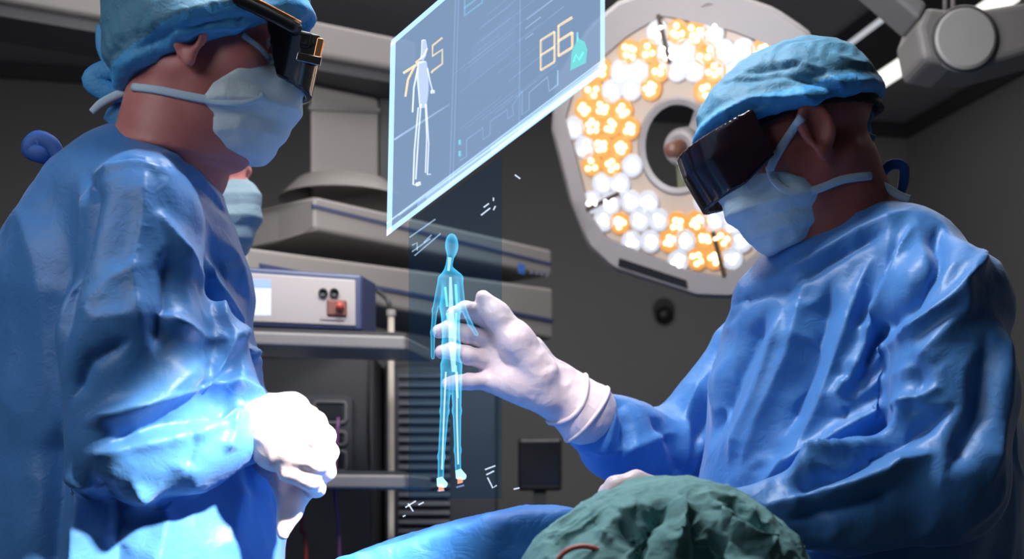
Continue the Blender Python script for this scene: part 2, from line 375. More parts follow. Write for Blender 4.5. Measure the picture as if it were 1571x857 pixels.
MB().lathe(P(525, 296, 3.5), UP, [(-.02, .17), (.0, .15), (.03, .12), (.035, .0)], 28).build('collar', GREY, o, smooth=True)
# lower rail unit
o = thing('rail_unit', 'long grey instrument rail unit beneath the pendant housing, with a blue mark', 'medical pendant', PP(600, 460))
A, B = PP(330, 400, .02), PP(849, 521, .02); A2, B2 = PP(330, 366, .02), PP(849, 442, .02)
MB().prism([PP(375, 430, .02), B, B2, PP(375, 378, .02)], -NV*.26).build('housing', GREY, o, bevel=.01)
s1, s2 = PP(400, 410, .026), PP(850, 494, .026)
MB().prism([s1, s2, s2+UP*.009, s1+UP*.009], -NV*.006).build('trim_line', NAVY, o)
m = MB()
c = PP(800, 412, .0255); m.box(c, DV*.013, UP*.013, NV*.001); m.build('blue_mark', mat('blue_print', (.04, .12, .40), rough=.4), o)
m = MB()
for k in range(4):
    c = PP(815+k*8, 417+k*1.6, .0255); m.box(c, DV*.005, UP*.004, NV*.001)
m.build('small_print', mat('grey_print', (.16, .17, .22), rough=.5), o)
# device
o = thing('electrosurgical_unit', 'pale flat device with two black sockets and a red-brown plug on the upper shelf', 'medical device', P(460, 506, 2.68))
YD = 2.68
fl, fr = P(355, 498.5, YD-.024), P(555, 507, YD)
ftl, ftr = P(355, 407.7, YD-.024), P(555, 421, YD)
bk = np.array((.02, .10, 0))
MB().prism([fl, fr, ftr, ftl], bk).build('case', NAVY, o, bevel=.006)
e = (fr-fl)/vn(fr-fl); nn = np.array((e[1], -e[0], 0.)); nn /= vn(nn)
MB().prism([fl+nn*.004+e*.01+UP*.008, fr+nn*.004-e*.012+UP*.008, ftr+nn*.004-e*.012-UP*.012, ftl+nn*.004+e*.01-UP*.012], -nn*.006).build('front_panel', PALE, o, bevel=.003)
def onface(px, py, off=.005):
    t = (px-300)/255; y0 = YD-.03+.03*t; return P(px, py, y0)+nn*off
MB().prism([onface(377, 484), onface(416, 484), onface(416, 430), onface(377, 428)], -nn*.004).build('display', mat('display_glass', (.55, .60, .75), rough=.2, emis=(.5, .58, .8), es=.28), o)
MB().prism([onface(377, 441, .006), onface(416, 442, .006), onface(416, 430, .006), onface(377, 428, .006)], -nn*.004).build('display_header', mat('display_blue', (.25, .35, .7), rough=.2, emis=(.22, .3, .6), es=.25), o)
for px in (496, 513): MB().lathe(onface(px, 450, .0), nn, [(0, .0095), (.012, .0095), (.013, .006), (.006, .0055), (.006, 0)], 20).build('socket', BLACK, o, smooth=True)
MB().box(onface(517, 473, .006), e*.02, UP*.017, nn*.006).build('plug', mat('plug_brown', (.16, .05, .035), rough=.5), o, bevel=.004)
MB().lathe(onface(522, 472, .012), nn, [(0, .009), (.02, .007), (.021, 0)], 16).build('plug_tip', mat('plug_red', (.40, .06, .04), rough=.4), o, smooth=True)
m = MB(); m.box(onface(510, 489, .006), e*.025, UP*.003, nn*.001); m.build('small_print', mat('grey_print_b', (.3, .25, .25)), o)
# shelf arms/poles
POLE = mat('cream_pole', (.42, .38, .32), rough=.4)
o = thing('shelf_post', 'slim cream post rising from between the two shelves to the rail unit', 'post', P(600, 780, 3.02)*np.array((1, 1, 0)))
pp_ = P(600, 478, 3.02); MB().tube([pp_, at_plane(pp_, 0.001)], .0075, 16).build('post', POLE, o, smooth=True)
MB().lathe(pp_, UP, [(-.01, .011), (.004, .011), (.006, 0)], 16).build('cap', GREY, o, smooth=True)
m = MB().tube(spline([pp_+UP*.004, pp_+np.array((-.01, 0, .03)), PP(580, 447, .05)]), .006, 10).build('brace', DARK, o, smooth=True)
def shelf(name, x0, x1, yt, yb, Y, depth, label, ysl=6):
    o = thing(name, label, 'shelf', P((x0+x1)/2, yb, Y))
    a, b = P(x0, yb-ysl, Y-.04), P(x1, yb, Y+.02); a2, b2 = P(x0, yt-ysl, Y-.04), P(x1, yt, Y+.02)
    MB().prism([a, b, b2, a2], (.04, depth, 0)).build('board', GREY, o, bevel=.006)
    MB().prism([a2+UP*.0005+np.array((0, .012, 0)), b2+UP*.0005+np.array((0, .012, 0)), b2+UP*.008+np.array((0, .012, 0)), a2+UP*.008+np.array((0, .012, 0))], (0, .006, 0)).build('lip', DARK, o)
    return o
shelf('equipment_shelf', 355, 622, 515, 537, 2.66, .22, 'upper grey shelf carrying the pale device with black sockets', 9)
shelf('equipment_shelf', 380, 622, 728, 750, 2.66, .22, 'lower grey shelf just above the blue drape, level with the dark monitor', 2)
# dark cabinet with monitor between the shelves
o = thing('equipment_cabinet', 'dark cabinet with rounded rectangular panels behind the left surgeon\'s gloved hand', 'cabinet', P(470, 780, 3.25)*np.array((1, 1, 0)))
MB().prism([P(330, 1400, 3.25), P(575, 1400, 3.25), P(575, 545, 3.25), P(330, 545, 3.25)], (0, .3, 0)).build('body', DARK, o, bevel=.01)
def rr(x0, y0, x1, y1, Y, r=8):
    out = []
    for cx_, cy_, a0 in ((x1-r, y0+r, -90), (x1-r, y1-r, 0), (x0+r, y1-r, 90), (x0+r, y0+r, 180)):
        for k in range(5):
            t = math.radians(a0+k*22.5); out.append(P(cx_+r*math.cos(t), cy_+r*math.sin(t), Y))
    return out
MB().prism(rr(395, 606, 540, 735, 3.22, 10), (0, .028, 0)).build('bezel', mat('charcoal_plastic', (.06, .06, .065), rough=.4), o)
MB().prism(rr(400, 612, 470, 632, 3.214, 3), (0, .01, 0)).build('screen', mat('lit_screen', (.6, .6, .55), emis=(.9, .88, .78), es=.9), o)
for (x0, y0, x1, y1) in ((482, 616, 531, 648), (482, 662, 531, 682), (482, 692, 531, 722)):
    m = MB(); q = rr(x0, y0, x1, y1, 3.215, 6); m.tube(q, .0045, 8, closed=True); m.build('panel_frame', mat('grey_rubber', (.16, .155, .155), rough=.5), o, smooth=True)
    MB().prism(rr(x0+6, y0+5, x1-6, y1-5, 3.212, 4), (0, .01, 0)).build('panel', BLACK, o)
# louvred unit behind hologram
o = thing('louvred_unit', 'dark upright unit with horizontal louvres behind the hologram figure', 'equipment rack', P(640, 780, 3.4)*np.array((1, 1, 0)))
MB().prism([P(590, 1380, 3.4), P(762, 1380, 3.4), P(762, 560, 3.4), P(590, 560, 3.4)], (0, .3, 0)).build('body', DARK, o, bevel=.006)
m = MB()
for k in range(18):
    y = 572+k*14; a_, b_ = P(612, y, 3.398), P(690, y, 3.398)
    m.prism([a_, b_, b_+np.array((0, -.014, -.008)), a_+np.array((0, -.014, -.008))], (0, 0, -.004))
m.build('louvres', mat('louvre_grey', (.13, .14, .16), rough=.5), o)
o = thing('monitor', 'black monitor standing behind the raised gloved hand\'s sleeve', 'monitor', P(825, 760, 3.6))
MB().prism([P(795, 752, 3.6), P(862, 752, 3.6), P(862, 672, 3.6), P(795, 672, 3.6)], (0, .08, 0)).build('case', BLACK, o, bevel=.008)
MB().prism([P(799, 742, 3.597), P(858, 742, 3.597), P(858, 678, 3.597), P(799, 678, 3.597)], (0, .002, 0)).build('screen', mat('dead_screen', (.012, .012, .014), rough=.15), o)
MB().prism([P(818, 790, 3.62), P(838, 790, 3.62), P(838, 752, 3.62), P(818, 752, 3.62)], (0, .03, 0)).build('stand', DARK, o)
o = thing('monitor_trolley', 'low dark grey trolley carrying the black monitor', 'trolley', P(815, 780, 3.62)*np.array((1, 1, 0)))
MB().box(np.array((.17, 3.80, 1.052)), (.18, 0, 0), (0, .2, 0), (0, 0, .0105)).build('top', DARK, o, bevel=.004)
for sx in (-1, 1):
    for sy in (-1, 1): MB().tube([(.17+sx*.16, 3.80+sy*.17, .04), (.17+sx*.16, 3.80+sy*.17, 1.042)], .012, 10).build('leg', DARK, o, smooth=True); MB().lathe((.17+sx*.16, 3.80+sy*.17, .03), (1, 0, 0), [(-.012, 0), (-.012, .029), (.012, .029), (.012, 0)], 14).build('caster', BLACK, o, smooth=True)
# hanging cables
for nm, px, y0, y1, colr, lab in (('cable', 466, 768, 860, (.35, .04, .03), 'short red cable hanging below the left surgeon\'s gloves'), ('cable', 517, 640, 860, (.16, .05, .16), 'purple cable hanging in front of the dark cabinet'), ('cable', 568, 452, 857, (.02, .02, .022), 'thin black cable hanging beside the cream post')):
    pts = spline([P(px+2, y0, 2.75 if px != 568 else 3.1), P(px-3, (y0+y1)/2, 2.75 if px != 568 else 3.1), P(px+4, y1, 2.75 if px != 568 else 3.1), P(px+6, y1+400, 2.75 if px != 568 else 3.1)])
    ob = MB().tube(pts, .004, 8).build(nm, mat('cable_'+str(px), colr, rough=.5), None, smooth=True); tag(ob, lab, 'cable')
# wall camera / sprinkler knob on the dark wall
o = thing('wall_sensor', 'tiny black round sensor on the dark wall below the big lamp', 'sensor', P(1018, 484, 5.7))
c = P(1018, 484, 5.0); tt = (BK-(c@E1)); c = c*((c@E1+tt)/(c@E1)) if False else c
wp = P(1018, 484, 1.0)-np.array((0, 0, CZ)); s_ = BK/(wp@E1); wp = wp*s_+np.array((0, 0, CZ)); o.location = wp-E1*.001
MB().lathe(wp, -E1, [(0.001, .045), (.03, .042), (.045, .02), (.046, 0)], 20).build('dome', BLACK, o, smooth=True)
MB().lathe(wp+UP*.03, -E1, [(0.001, .055), (.012, .055), (.013, 0)], 20).build('base_plate', DARK, o)

# ---------------------------------------------------------------- big surgical lamp
YL = 3.0
def mk_plane(c, n):
    n = n/vn(n)
    def f(px, py, off=0.0):
        r = np.array(((px-CX)/F, 1.0, (HY-py)/F)); o_ = np.array((0, 0, CZ)); t = ((c+n*off-o_)@n)/(r@n); return o_+r*t
    return f, n
LC = P(1038, 224, YL); LP, LN = mk_plane(LC, np.array((-.50, -.80, -.33)))
o = thing('surgical_lamp', 'large octagonal surgical lamp glowing with white and amber lights, ring shaped', 'surgical lamp', LP(1100, -20)+np.array((.1, .25, .1)))
outer = [(905, 38), (948, 2), (1015, -22), (1100, -20), (1190, 12), (1240, 46), (1268, 95), (1290, 200), (1282, 290), (1240, 385), (1180, 440), (1128, 458), (1070, 456), (940, 414), (902, 378), (873, 305), (846, 200), (852, 120)]
led = [(963, 56), (1016, 25), (1122, 48), (1190, 75), (1215, 140), (1228, 220), (1215, 310), (1170, 381), (1111, 423), (1061, 415), (932, 364), (906, 325), (869, 180), (885, 125)]
hole = [(1040+62*math.cos(t), 224+76*math.sin(t)) for t in np.linspace(0, 2*math.pi, 40, endpoint=False)]
hole2 = [(1040+50*math.cos(t), 224+64*math.sin(t)) for t in np.linspace(0, 2*math.pi, 40, endpoint=False)]
def resample(poly, n, ctr=(1040, 224)):
    """points of the polygon seen from ctr at n equal angles"""
    out = []
    for k in range(n):
        a_ = 2*math.pi*k/n; dx, dy = math.cos(a_), math.sin(a_); best = None
        for i in range(len(poly)):
            x1, y1 = poly[i][0]-ctr[0], poly[i][1]-ctr[1]; x2, y2 = poly[(i+1) % len(poly)][0]-ctr[0], poly[(i+1) % len(poly)][1]-ctr[1]
            ex, ey = x2-x1, y2-y1; det = dx*(-ey)+ex*dy
            if abs(det) < 1e-9: continue
            t = (x1*(-ey)+ex*y1)/det; s_ = (dx*y1-dy*x1)/det
            if t > 0 and -1e-6 <= s_ <= 1+1e-6: best = t if best is None else min(best, t)
        out.append((ctr[0]+dx*best, ctr[1]+dy*best))
    return out
n = 96
Ro, Rl, Rh, Rh2 = resample(outer, n), resample(led, n), resample(hole, n), resample(hole2, n)
def ring(lst, off, sc=1.0, c=(1040, 224)): return [LP(c[0]+(x-c[0])*sc, c[1]+(y-c[1])*sc, off) for x, y in lst]
def bridge(rings, close=False):
    mb = MB(); V = [p for r in rings for p in r]; f = []
    R_ = len(rings)
    for i in range(R_ if close else R_-1):
        a_, b_ = i*n, ((i+1) % R_)*n
        f += [(a_+j, a_+(j+1) % n, b_+(j+1) % n, b_+j) for j in range(n)]
    return mb.add(V, f)
bridge([ring(Rl, .0), ring(Rl, .008, 1.01), ring(Ro, .006, .975), ring(Ro, -.01, 1.0), ring(Ro, -.05, 1.0), ring(Ro, -.085, .93), ring(Rh2, -.09, 1.1), ring(Rh2, -.085, 1.0), ring(Rh2, .0, 1.0), ring(Rh, .004, .95), ring(Rh, .0, 1.0), ring(Rh, -.006, 1.0), ring(Rl, -.006, 1.0)], True).build('housing', LAMPG, o, smooth=True).data.set_sharp_from_angle(angle=math.radians(40))
bridge([ring(Rl, -.002, .998), ring(Rh, -.002, 1.002)]).build('reflector_plate', mat('reflector_grey', (.40, .33, .28), rough=.3, emis=(1, .68, .42), es=.14), o)
M_W = mat('white_led_bowl', (.4, .4, .42), rough=.3, emis=(.80, .86, 1), es=.34); M_WL = mat('white_led_lens', (1, 1, 1), emis=(1, .99, .96), es=3.2)
M_O = mat('amber_led_bowl', (.4, .2, .06), rough=.3, emis=(1, .38, .06), es=.50); M_OL = mat('amber_led_lens', (1, .9, .7), emis=(1, .80, .42), es=3.4)
def inside(x, y, poly):
    r = False
    for i in range(len(poly)):
        (x1, y1), (x2, y2) = poly[i], poly[i-1]
        if (y1 > y) != (y2 > y) and x < (x2-x1)*(y-y1)/(y2-y1)+x1: r = not r
    return r
cells = []
sp = 31.0
for r_ in range(-8, 9):
    for c_ in range(-8, 9):
        x = 1040+sp*(c_+.5*(r_ % 2))*.92; y = 224+sp*r_*.93
        x, y = x*1+.18*(y-224)*0, y
        shrink = [(1040+(px-1040)*.965, 224+(py-224)*.965) for px, py in led]
        if inside(x, y, shrink) and ((x-1040)/(62+13))**2+((y-224)/(76+13))**2 > 1: cells.append((x+random.uniform(-2.5, 2.5), y+random.uniform(-2.5, 2.5)))
uu = np.cross(LN, UP); uu /= vn(uu); vv = np.cross(LN, uu)
for ci, (x, y) in enumerate(cells[:100]):
    white = ((int((x+y*.6)//46)+int((y)//52)) % 2 == 0) ^ (random.random() < .12)
    c = LP(x, y, .0); me = MB(); me.lathe(c, LN, [(.0, .0), (.0, .0265), (.006, .0275), (.007, .025), (.002, .012), (.001, .0)], 20)
    nb_ = len(me.f); ph = random.random()*6.28
    k_ = random.choice((3, 4, 4, 5)); rl = random.uniform(.010, .0145)
    for j in range(k_):
        a_ = ph+6.283*j/k_; rj = rl*random.uniform(.6, 1.15); aj = a_+random.uniform(-.45, .45); cc = c+uu*math.cos(aj)*rj+vv*math.sin(aj)*rj
        me.lathe(cc, LN, [(.002, .0062), (.007, .0056), (.0105, .003), (.0115, .0001)], 10)
    ob = me.build('led_module', M_W if white else M_O, o, smooth=True); ob.data.materials.append(M_WL if white else M_OL)
    ob.data.polygons.foreach_set('material_index', [0]*nb_+[1]*(len(ob.data.polygons)-nb_))
SEAM = mat('seam_brown', (.06, .035, .02), rough=.5)
for (x1, y1, x2, y2) in ((1010, 22, 1028, 98), (1112, 425, 1094, 355), (900, 322, 950, 296)):
    a_, b_ = LP(x1, y1, .006), LP(x2, y2, .006); t = (b_-a_); s_ = np.cross(t/vn(t), LN)*.005
    MB().prism([a_-s_, b_-s_, b_+s_, a_+s_], LN*.003).build('seam', SEAM, o)
sl_ = [(950, 396), (1052, 430), (1054, 442), (948, 408)]
MB().prism([LP(x, y, .0115) for x, y in sl_], -LN*.008).build('vent_slot', BLACK, o)
# centre handle and bracket
hc = LP(1046, 226, -.03)
MB().lathe(hc, LN, [(-.05, 0), (-.05, .042), (.0, .044), (.012, .040), (.016, .030), (.012, .026), (.012, 0)], 28).build('handle_mount', LAMPG, o, smooth=True)
MB().lathe(hc+LN*.012, LN, [(0, .020), (.05, .017), (.055, .012), (.056, 0)], 20).build('handle', mat('brown_handle', (.14, .06, .04), rough=.4), o, smooth=True)
MB().prism([LP(1052, 205, -.05), LP(1078, 205, -.05), LP(1100, 150, -.05), LP(1070, 150, -.05)], -LN*.03).build('bracket', LAMPG, o, bevel=.006)
MB().prism([LP(1040, 300, -.06), LP(1052, 300, -.06), LP(1048, 250, -.06), LP(1036, 250, -.06)], -LN*.02).build('bracket', mat('olive_bracket', (.16, .18, .10), rough=.5), o, bevel=.004)
# yoke going up to the ceiling
y0 = LP(1102, 10, -.06); MB().tube([y0-UP*.02, y0+UP*.14], .066, 28).build('yoke', LAMPG, o, smooth=True)
MB().tube([y0+UP*.13, y0+UP*.2, y0+UP*.2+E1*.3], [.06, .055, .05], 20).build('yoke_elbow', LAMPG, o, smooth=True)
MB().tube([y0+UP*.2+E1*.3, at_plane(y0+E1*.3, ZC-.001)], .045, 20).build('ceiling_stem', LAMPG, o, smooth=True)

# ---------------------------------------------------------------- arm at top right
o = thing('ceiling_boom', 'pale grey jointed ceiling arm with a round cover at top right', 'ceiling arm', P(1480, 60, 2.7))
YA = 2.7
MB().prism([P(1418, 92, YA), P(1462, 100, YA), P(1520, 98, YA), P(1680, 52, YA), P(1680, -16, YA), P(1480, 16, YA), P(1420, 8, YA), P(1408, 40, YA)], (0, .16, 0)).build('arm', GREY, o, bevel=.016)
MB().lathe(P(1480, 60, YA)+np.array((0, .001, 0)), (0, -1, 0), [(-.01, .066), (.006, .064), (.010, .058), (.0105, 0)], 40).build('joint_cover', mat('cover_grey', (.36, .35, .33), rough=.5), o, smooth=True).data.set_sharp_from_angle(angle=math.radians(30))
MB().lathe(P(1480, 60, YA)+np.array((0, .001, 0)), (0, -1, 0), [(0, .066), (.004, .070), (.008, .066)], 40).build('joint_ring', TRIM, o, smooth=True)
MB().prism([P(1412, 30, YA), P(1425, 6, YA), P(1340, -60, YA), P(1325, -45, YA)], (0, .12, 0)).build('link', mat('mid_grey', (.20, .19, .185), rough=.5), o, bevel=.01)
m = MB()
for px in (1450, 1462): m.tube([P(px, 18, YA+.05), P(px, -120, YA+.05)], .005, 10)
m.build('hose', LAMPG, o, smooth=True)
pe = P(1600, -10, YA+.08); MB().tube([pe, at_plane(pe, ZC-.001)], .05, 20).build('ceiling_stem', GREY, o, smooth=True)

# ---------------------------------------------------------------- people
def frame(fwd_yaw, pitch):
    """columns: forward, left, up"""
    a_, p_ = math.radians(fwd_yaw), math.radians(pitch)
    f0 = np.array((math.cos(a_), math.sin(a_), 0)); u0 = np.array((0, 0, 1.))
    f = f0*math.cos(p_)-u0*math.sin(p_); u = u0*math.cos(p_)+f0*math.sin(p_); l = np.cross(u, f)
    return np.stack([f, l, u], 1)
def head_prims(fd, O, R, s=1.0, stub=True):
    W = lambda x, y, z: O+R@np.array((x*s, y*s, z*s)); k = .02
    fd.ell(W(-.008, 0, .040), np.array((.100, .077, .080))*s, R, k)
    fd.ell(W(.04, 0, -.01), np.array((.058, .064, .085))*s, R, k)
    fd.ell(W(.03, 0, -.045), np.array((.052, .058, .055))*s, R, k)
    for q in (-1, 1): fd.cap(W(.0, q*.052, -.045), W(.066, q*.020, -.100), .018*s, .016*s, .03)
    fd.ell(W(.072, 0, -.096), np.array((.024, .026, .022))*s, R, k)
    fd.cap(W(.094, 0, .018), W(.112, 0, -.026), .008*s, .0115*s, .014)
    for q in (-1, 1):
        fd.ell(W(.104, q*.012, -.030), np.array((.010, .008, .008))*s, R, .008)
        fd.cap(W(.093, q*.012, .036), W(.080, q*.045, .036), .009*s, .008*s, .012)
        fd.ell(W(.094, q*.031, .014), np.array((.016, .016, .011))*s, R, .010, 'sub')
        fd.ell(W(.076, q*.031, .015), np.array((.0145, .0145, .0135))*s, R, .006)
        fd.ell(W(.062, q*.045, -.02), np.array((.028, .022, .022))*s, R, .02)
    fd.ell(W(.094, 0, -.054), np.array((.010, .022, .006))*s, R, .006); fd.ell(W(.092, 0, -.066), np.array((.010, .019, .007))*s, R, .006)
    W0 = W; W = lambda x, y, z: W0(x+.014, y, z-.012)
    for q in (-1, 1):                               # ears: shell, rim, hollow, lobe
        Re = R@np.array([[.94, -.34*q, 0], [.34*q, .94, 0], [0, 0, 1.]]); es_ = s; s = s*1.0
        fd.ell(W(-.006, q*.080, .004), np.array((.0205, .0075, .033))*s, Re, .006)
        fd.ell(W(-.003, q*.0875, .004), np.array((.0105, .0065, .020))*s, Re, .003, 'sub')
        pts = [W(.008+0*t, q*.083, z) for t, z in ((0, .002),)]
        rim = [W(-.006+.018*math.cos(t), q*.0835, .008+.027*math.sin(t)) for t in np.linspace(-.2, math.pi+.9, 10)]
        fd.chain(rim, [.0045*s]*10, k=.006)
        fd.ell(W(.000, q*.081, -.026), np.array((.009, .005, .010))*s, Re, .005)
        fd.ell(W(.010, q*.080, -.002), np.array((.004, .005, .007))*s, Re, .004)
        fd.ell(W(-.002, q*.086, -.003), np.array((.006, .007, .009))*s, Re, .003, 'sub')
def sample(g, d, ax):
    for k in range(3):
        x = np.interp(ax[k], g.ax[k], np.arange(len(g.ax[k]))); i = np.clip(x.astype(int), 0, len(g.ax[k])-2); f = (x-i).astype(np.float32)
        sh = [1, 1, 1]; sh[k] = -1; f = f.reshape(sh); d = np.take(d, i, k)*(1-f)+np.take(d, i+1, k)*f
    return d
def build_body(root, skin, O, R, J, fine=.0035, g=None):
    """one continuous figure: head, neck, trunk, arms and legs"""
    fd = Field(axis(min(j[0] for j in J.values())-.16, max(max(j[0] for j in J.values()), O[0])+.2, .011, O[0]-.15, O[0]+.15, fine),
               axis(min(j[1] for j in J.values())-.16, max(j[1] for j in J.values())+.2, .011, O[1]-.12, O[1]+.12, fine),
               axis(.0, O[2]+.2, .013, O[2]-.17, O[2]+.17, fine))
    head_prims(fd, O, R)
    nk = O+R@np.array((-.022, 0, -.045)); chin = O+R@np.array((.035, 0, -.085))
    fd.cap(nk, J['neck'], .054, .054, .02); fd.cap(chin, J['neck']+(chin-nk)*.3, .032, .045, .04)
    for sd in (-.022, .022): fd.cap(nk+R[:, 1]*sd*2, J['neck']+R[:, 1]*sd, .018, .016, .02)
    lat = J['sh_n']-J['sh_f']; lat /= vn(lat)
    fd.cap(J['neck'], J['chest'], .070, .13, .04); fd.cap(J['chest'], J['pelvis'], .125, .125, .04)
    fd.cap(J['sh_n'], J['sh_f'], .05, .05, .04)
    for q in 'nf':
        fd.chain([J['sh_'+q], J['el_'+q], J['wr_'+q]], [.048, .036, .024], k=.01)
        h = J['pelvis']+lat*(.09 if q == 'n' else -.09)
        kn = np.array((h[0]+.01, h[1], .48)); an = np.array((h[0], h[1], .09)); fw = R[:, 0]*np.array((1, 1, 0))
        fd.chain([h, kn, an], [.085, .055, .038], k=.02); fd.cap(an-UP*.035, an-UP*.05+fw*.14, .036, .03, .02)
    if g is not None:                               # skin stays inside the cloth below the collar
        al = sample(g, g.un, fd.ax)+.028; f3 = Field(*fd.ax); f3.cap(nk, J['neck']+(J['neck']-nk)*.3, .085, .062, 0); f3.ell(O, (.17, .17, .15), None, 0)
        X, Y, Z = fd.grid((slice(None),)*3); legs = (Z-.95)+0*X+0*Y
        fd.d = np.maximum(fd.d, np.minimum(np.minimum(al, f3.d), legs))
    V, Q = fd.mesh(); V = relax(V, Q, 1); to_obj('body', V, Q, skin, root)
    return fd
def shoes_trousers(root, O, R, J):
    lat = J['sh_n']-J['sh_f']; lat /= vn(lat); fw = R[:, 0]*np.array((1, 1, 0)); fw /= vn(fw)
    fd = Field(axis(J['pelvis'][0]-.35, J['pelvis'][0]+.35, .012), axis(J['pelvis'][1]-.35, J['pelvis'][1]+.35, .012), axis(.08, .95, .02))
    for sg_ in (1, -1):
        h = J['pelvis']+lat*.09*sg_; fd.chain([h, np.array((h[0]+.01, h[1], .48)), np.array((h[0], h[1], .13))], [.105, .085, .075], k=.02)
    V, Q = fd.mesh(); to_obj('trousers', V, Q, TROUS, root)
    for sg_ in (1, -1):
        h = J['pelvis']+lat*.09*sg_; an = np.array((h[0], h[1], .05))
        f2 = Field(axis(an[0]-.28, an[0]+.28, .008), axis(an[1]-.28, an[1]+.28, .008), axis(-.01, .14, .008))
        f2.cap(an-fw*.05, an+fw*.15, .05, .045, .01, flat=(0, 0, 1), fk=1.05); V, Q = f2.mesh(); V[:, 2] = np.maximum(V[:, 2], .001); to_obj('clog', V, Q, CLOG, root)
def eyes(root, O, R):
    for q in (-1, 1):
        c = O+R@np.array((.0805, q*.031, .015)); fo = R[:, 0]
        MB().lathe(c, fo, [(-.011, .0), (-.008, .0077), (0, .011), (.006, .0092), (.009, .0063)]+[(.011, 0.0001)], 16).build('eye', mat('eye_white', (.7, .66, .63), rough=.1), root, smooth=True)
def mask(root, O, R, lat_sign, droop=0.0, col=MASKM):
    fd = Field(axis(O[0]-.19, O[0]+.19, .0026), axis(O[1]-.11, O[1]+.11, .0035), axis(O[2]-.19, O[2]+.08, .0026))
    W = lambda x, y, z: O+R@np.array((x, y, z))
    fd.ell(W(.058, 0, -.055), (.064, .068, .068), R, .01)
    fd.ell(W(.070, 0, -.092), (.042, .045, .040), R, .02)
    fd.ell(W(.100, 0, -.020), (.036, .024, .032), R, .02)
    fd.ell(W(.104, 0, -.050), (.030, .034, .038), R, .02)
    fd.ell(W(.082, 0, -.100), (.030, .034, .024), R, .015)
    u, v_, w_ = fd.local(O, R)
    b = np.maximum(.036-u-.30*(-.05-w_).clip(0, 1), w_-.016+.0*u)          # rear edge and top edge
    b = np.maximum(b, 0.054-np.sqrt((u-.018)**2+(w_+.003)**2+0*v_))
    b = np.maximum(b, -.120-w_)
    fd.clip(b, .004)
    V, Q = fd.mesh(); V = relax(V, Q, 2); N = normals(V, Q)
    L = (V-O)@R
    pl = np.zeros(len(V))
    for zz, a_ in ((-.028, .0022), (-.048, -.002), (-.066, .0028), (-.084, -.0022), (-.1, .0025)):
        pl += a_*np.exp(-((L[:, 2]-zz-.25*(L[:, 0]-.07))/.006)**2)
    V = V+N*pl[:, None]; V = crinkle(V, N, .0022, 38, (1, .6, 1), 3)
    o_ = to_obj('face_mask', V, Q, col, root); return fd
def surf(fd_list, px, py, Y, off=.0012):
    """point on the near side of the given solids, for straps lying on them"""
    p = P(px, py, Y); best = None
    for _ in range(3):
        best = None
        for fd in fd_list:
            y = fd.near_y(p[0], p[2])
            if y is not None and (best is None or y < best): best = y
        if best is None: return P(px, py, Y)
        p = P(px, py, best)
    return p-np.array((0, off, 0))
def strap(root, name, fds, pts, Y, r, m, k=.35, off=.0015, n_=8):
    pts = [(a_, b_) for a_, b_ in [tuple(q[:2]) for q in spline([np.array((*p_, 0)) for p_ in pts], 5)]]
    pp = [surf(fds, x, y, Y, off) for x, y in pts]
    for _ in range(2): pp = [pp[0]]+[(pp[i-1]+2*pp[i]+pp[i+1])/4 for i in range(1, len(pp)-1)]+[pp[-1]]
    return MB().tube(pp, r, n_, flat=(0, 1, 0), k=k).build(name, m, root, smooth=True)
def ribbon(root, name, pts, Y, r, m, k=.25, flat=(0, 1, 0)):
    q = spline([P(p_[0], p_[1], Y+(p_[2] if len(p_) > 2 else 0)) for p_ in pts], 6); rr_ = r if hasattr(r, '__len__') else None
    if rr_: rr_ = list(np.interp(np.linspace(0, 1, len(q)), np.linspace(0, 1, len(r)), r))
    return MB().tube(q, rr_ or r, 10, flat=flat, k=k).build(name, m, root, smooth=True)
def px_r(px, Y): return px*Y/F

# ================= left surgeon =================
OL = P(305, 75, 1.60); RL = frame(2, 12)
JL = dict(neck=P(272, 225, 1.61), chest=P(215, 390, 1.64), pelvis=np.array((-.47, 1.65, .92)), sh_n=P(225, 325, 1.50), sh_f=P(262, 318, 1.79),
          el_n=P(195, 690, 1.45), wr_n=P(395, 655, 1.50), el_f=P(330, 660, 1.86), wr_f=P(405, 690, 1.62))
left = thing('person', 'person in blue gown standing at left, in profile, bending over with gloved hands clasped', 'person', (-.47, 1.65, 0))
mL = mask(left, OL, RL, -1, col=MASKW)
def gown(root, spec, arms, cr, lo, hi, coll, seed, res=.0065):
    fd = Field(axis(lo[0], hi[0], res), axis(lo[1], hi[1], res+.001), axis(lo[2], hi[2], .02, .93, hi[2], res))
    for (p0, r0, p1, r1, kk, fl, fk) in spec: fd.cap(p0, p1, r0, r1, kk, flat=fl, fk=fk)
    for pts, rs, kk in arms: fd.chain(pts, rs, k=kk)
    fd.un = fd.d.copy(); coll(fd); V, Q = fd.mesh(); V = relax(V, Q, 1); V, Q = subdiv(V, Q); V = relax(V, Q, 2)
    N = normals(V, Q)
    up = np.clip((V[:, 2]-.95)*6, .3, 1)
    V = V+(crinkle(V, N, .006, 9, (1.3, 1.3, .45), seed)-V)
    V = crinkle(V, N, .0035, 22, (1.2, 1.2, .6), seed+4)
    N = relax(normals(V, Q), Q, 2); N /= np.linalg.norm(N, axis=1)[:, None]
    V = creases(V, N, cr); V = relax(V, Q, 1)
    to_obj('gown', V, Q, GOWN, root); return fd
def S(px, py, Y, r): return (P(px, py, Y), px_r(r, Y))
def seg(a_, b_, k=.03, fl=None, fk=1): return (a_[0], a_[1], b_[0], b_[1], k, fl, fk)
def ground(x, y, z): return np.array((x, y, z))
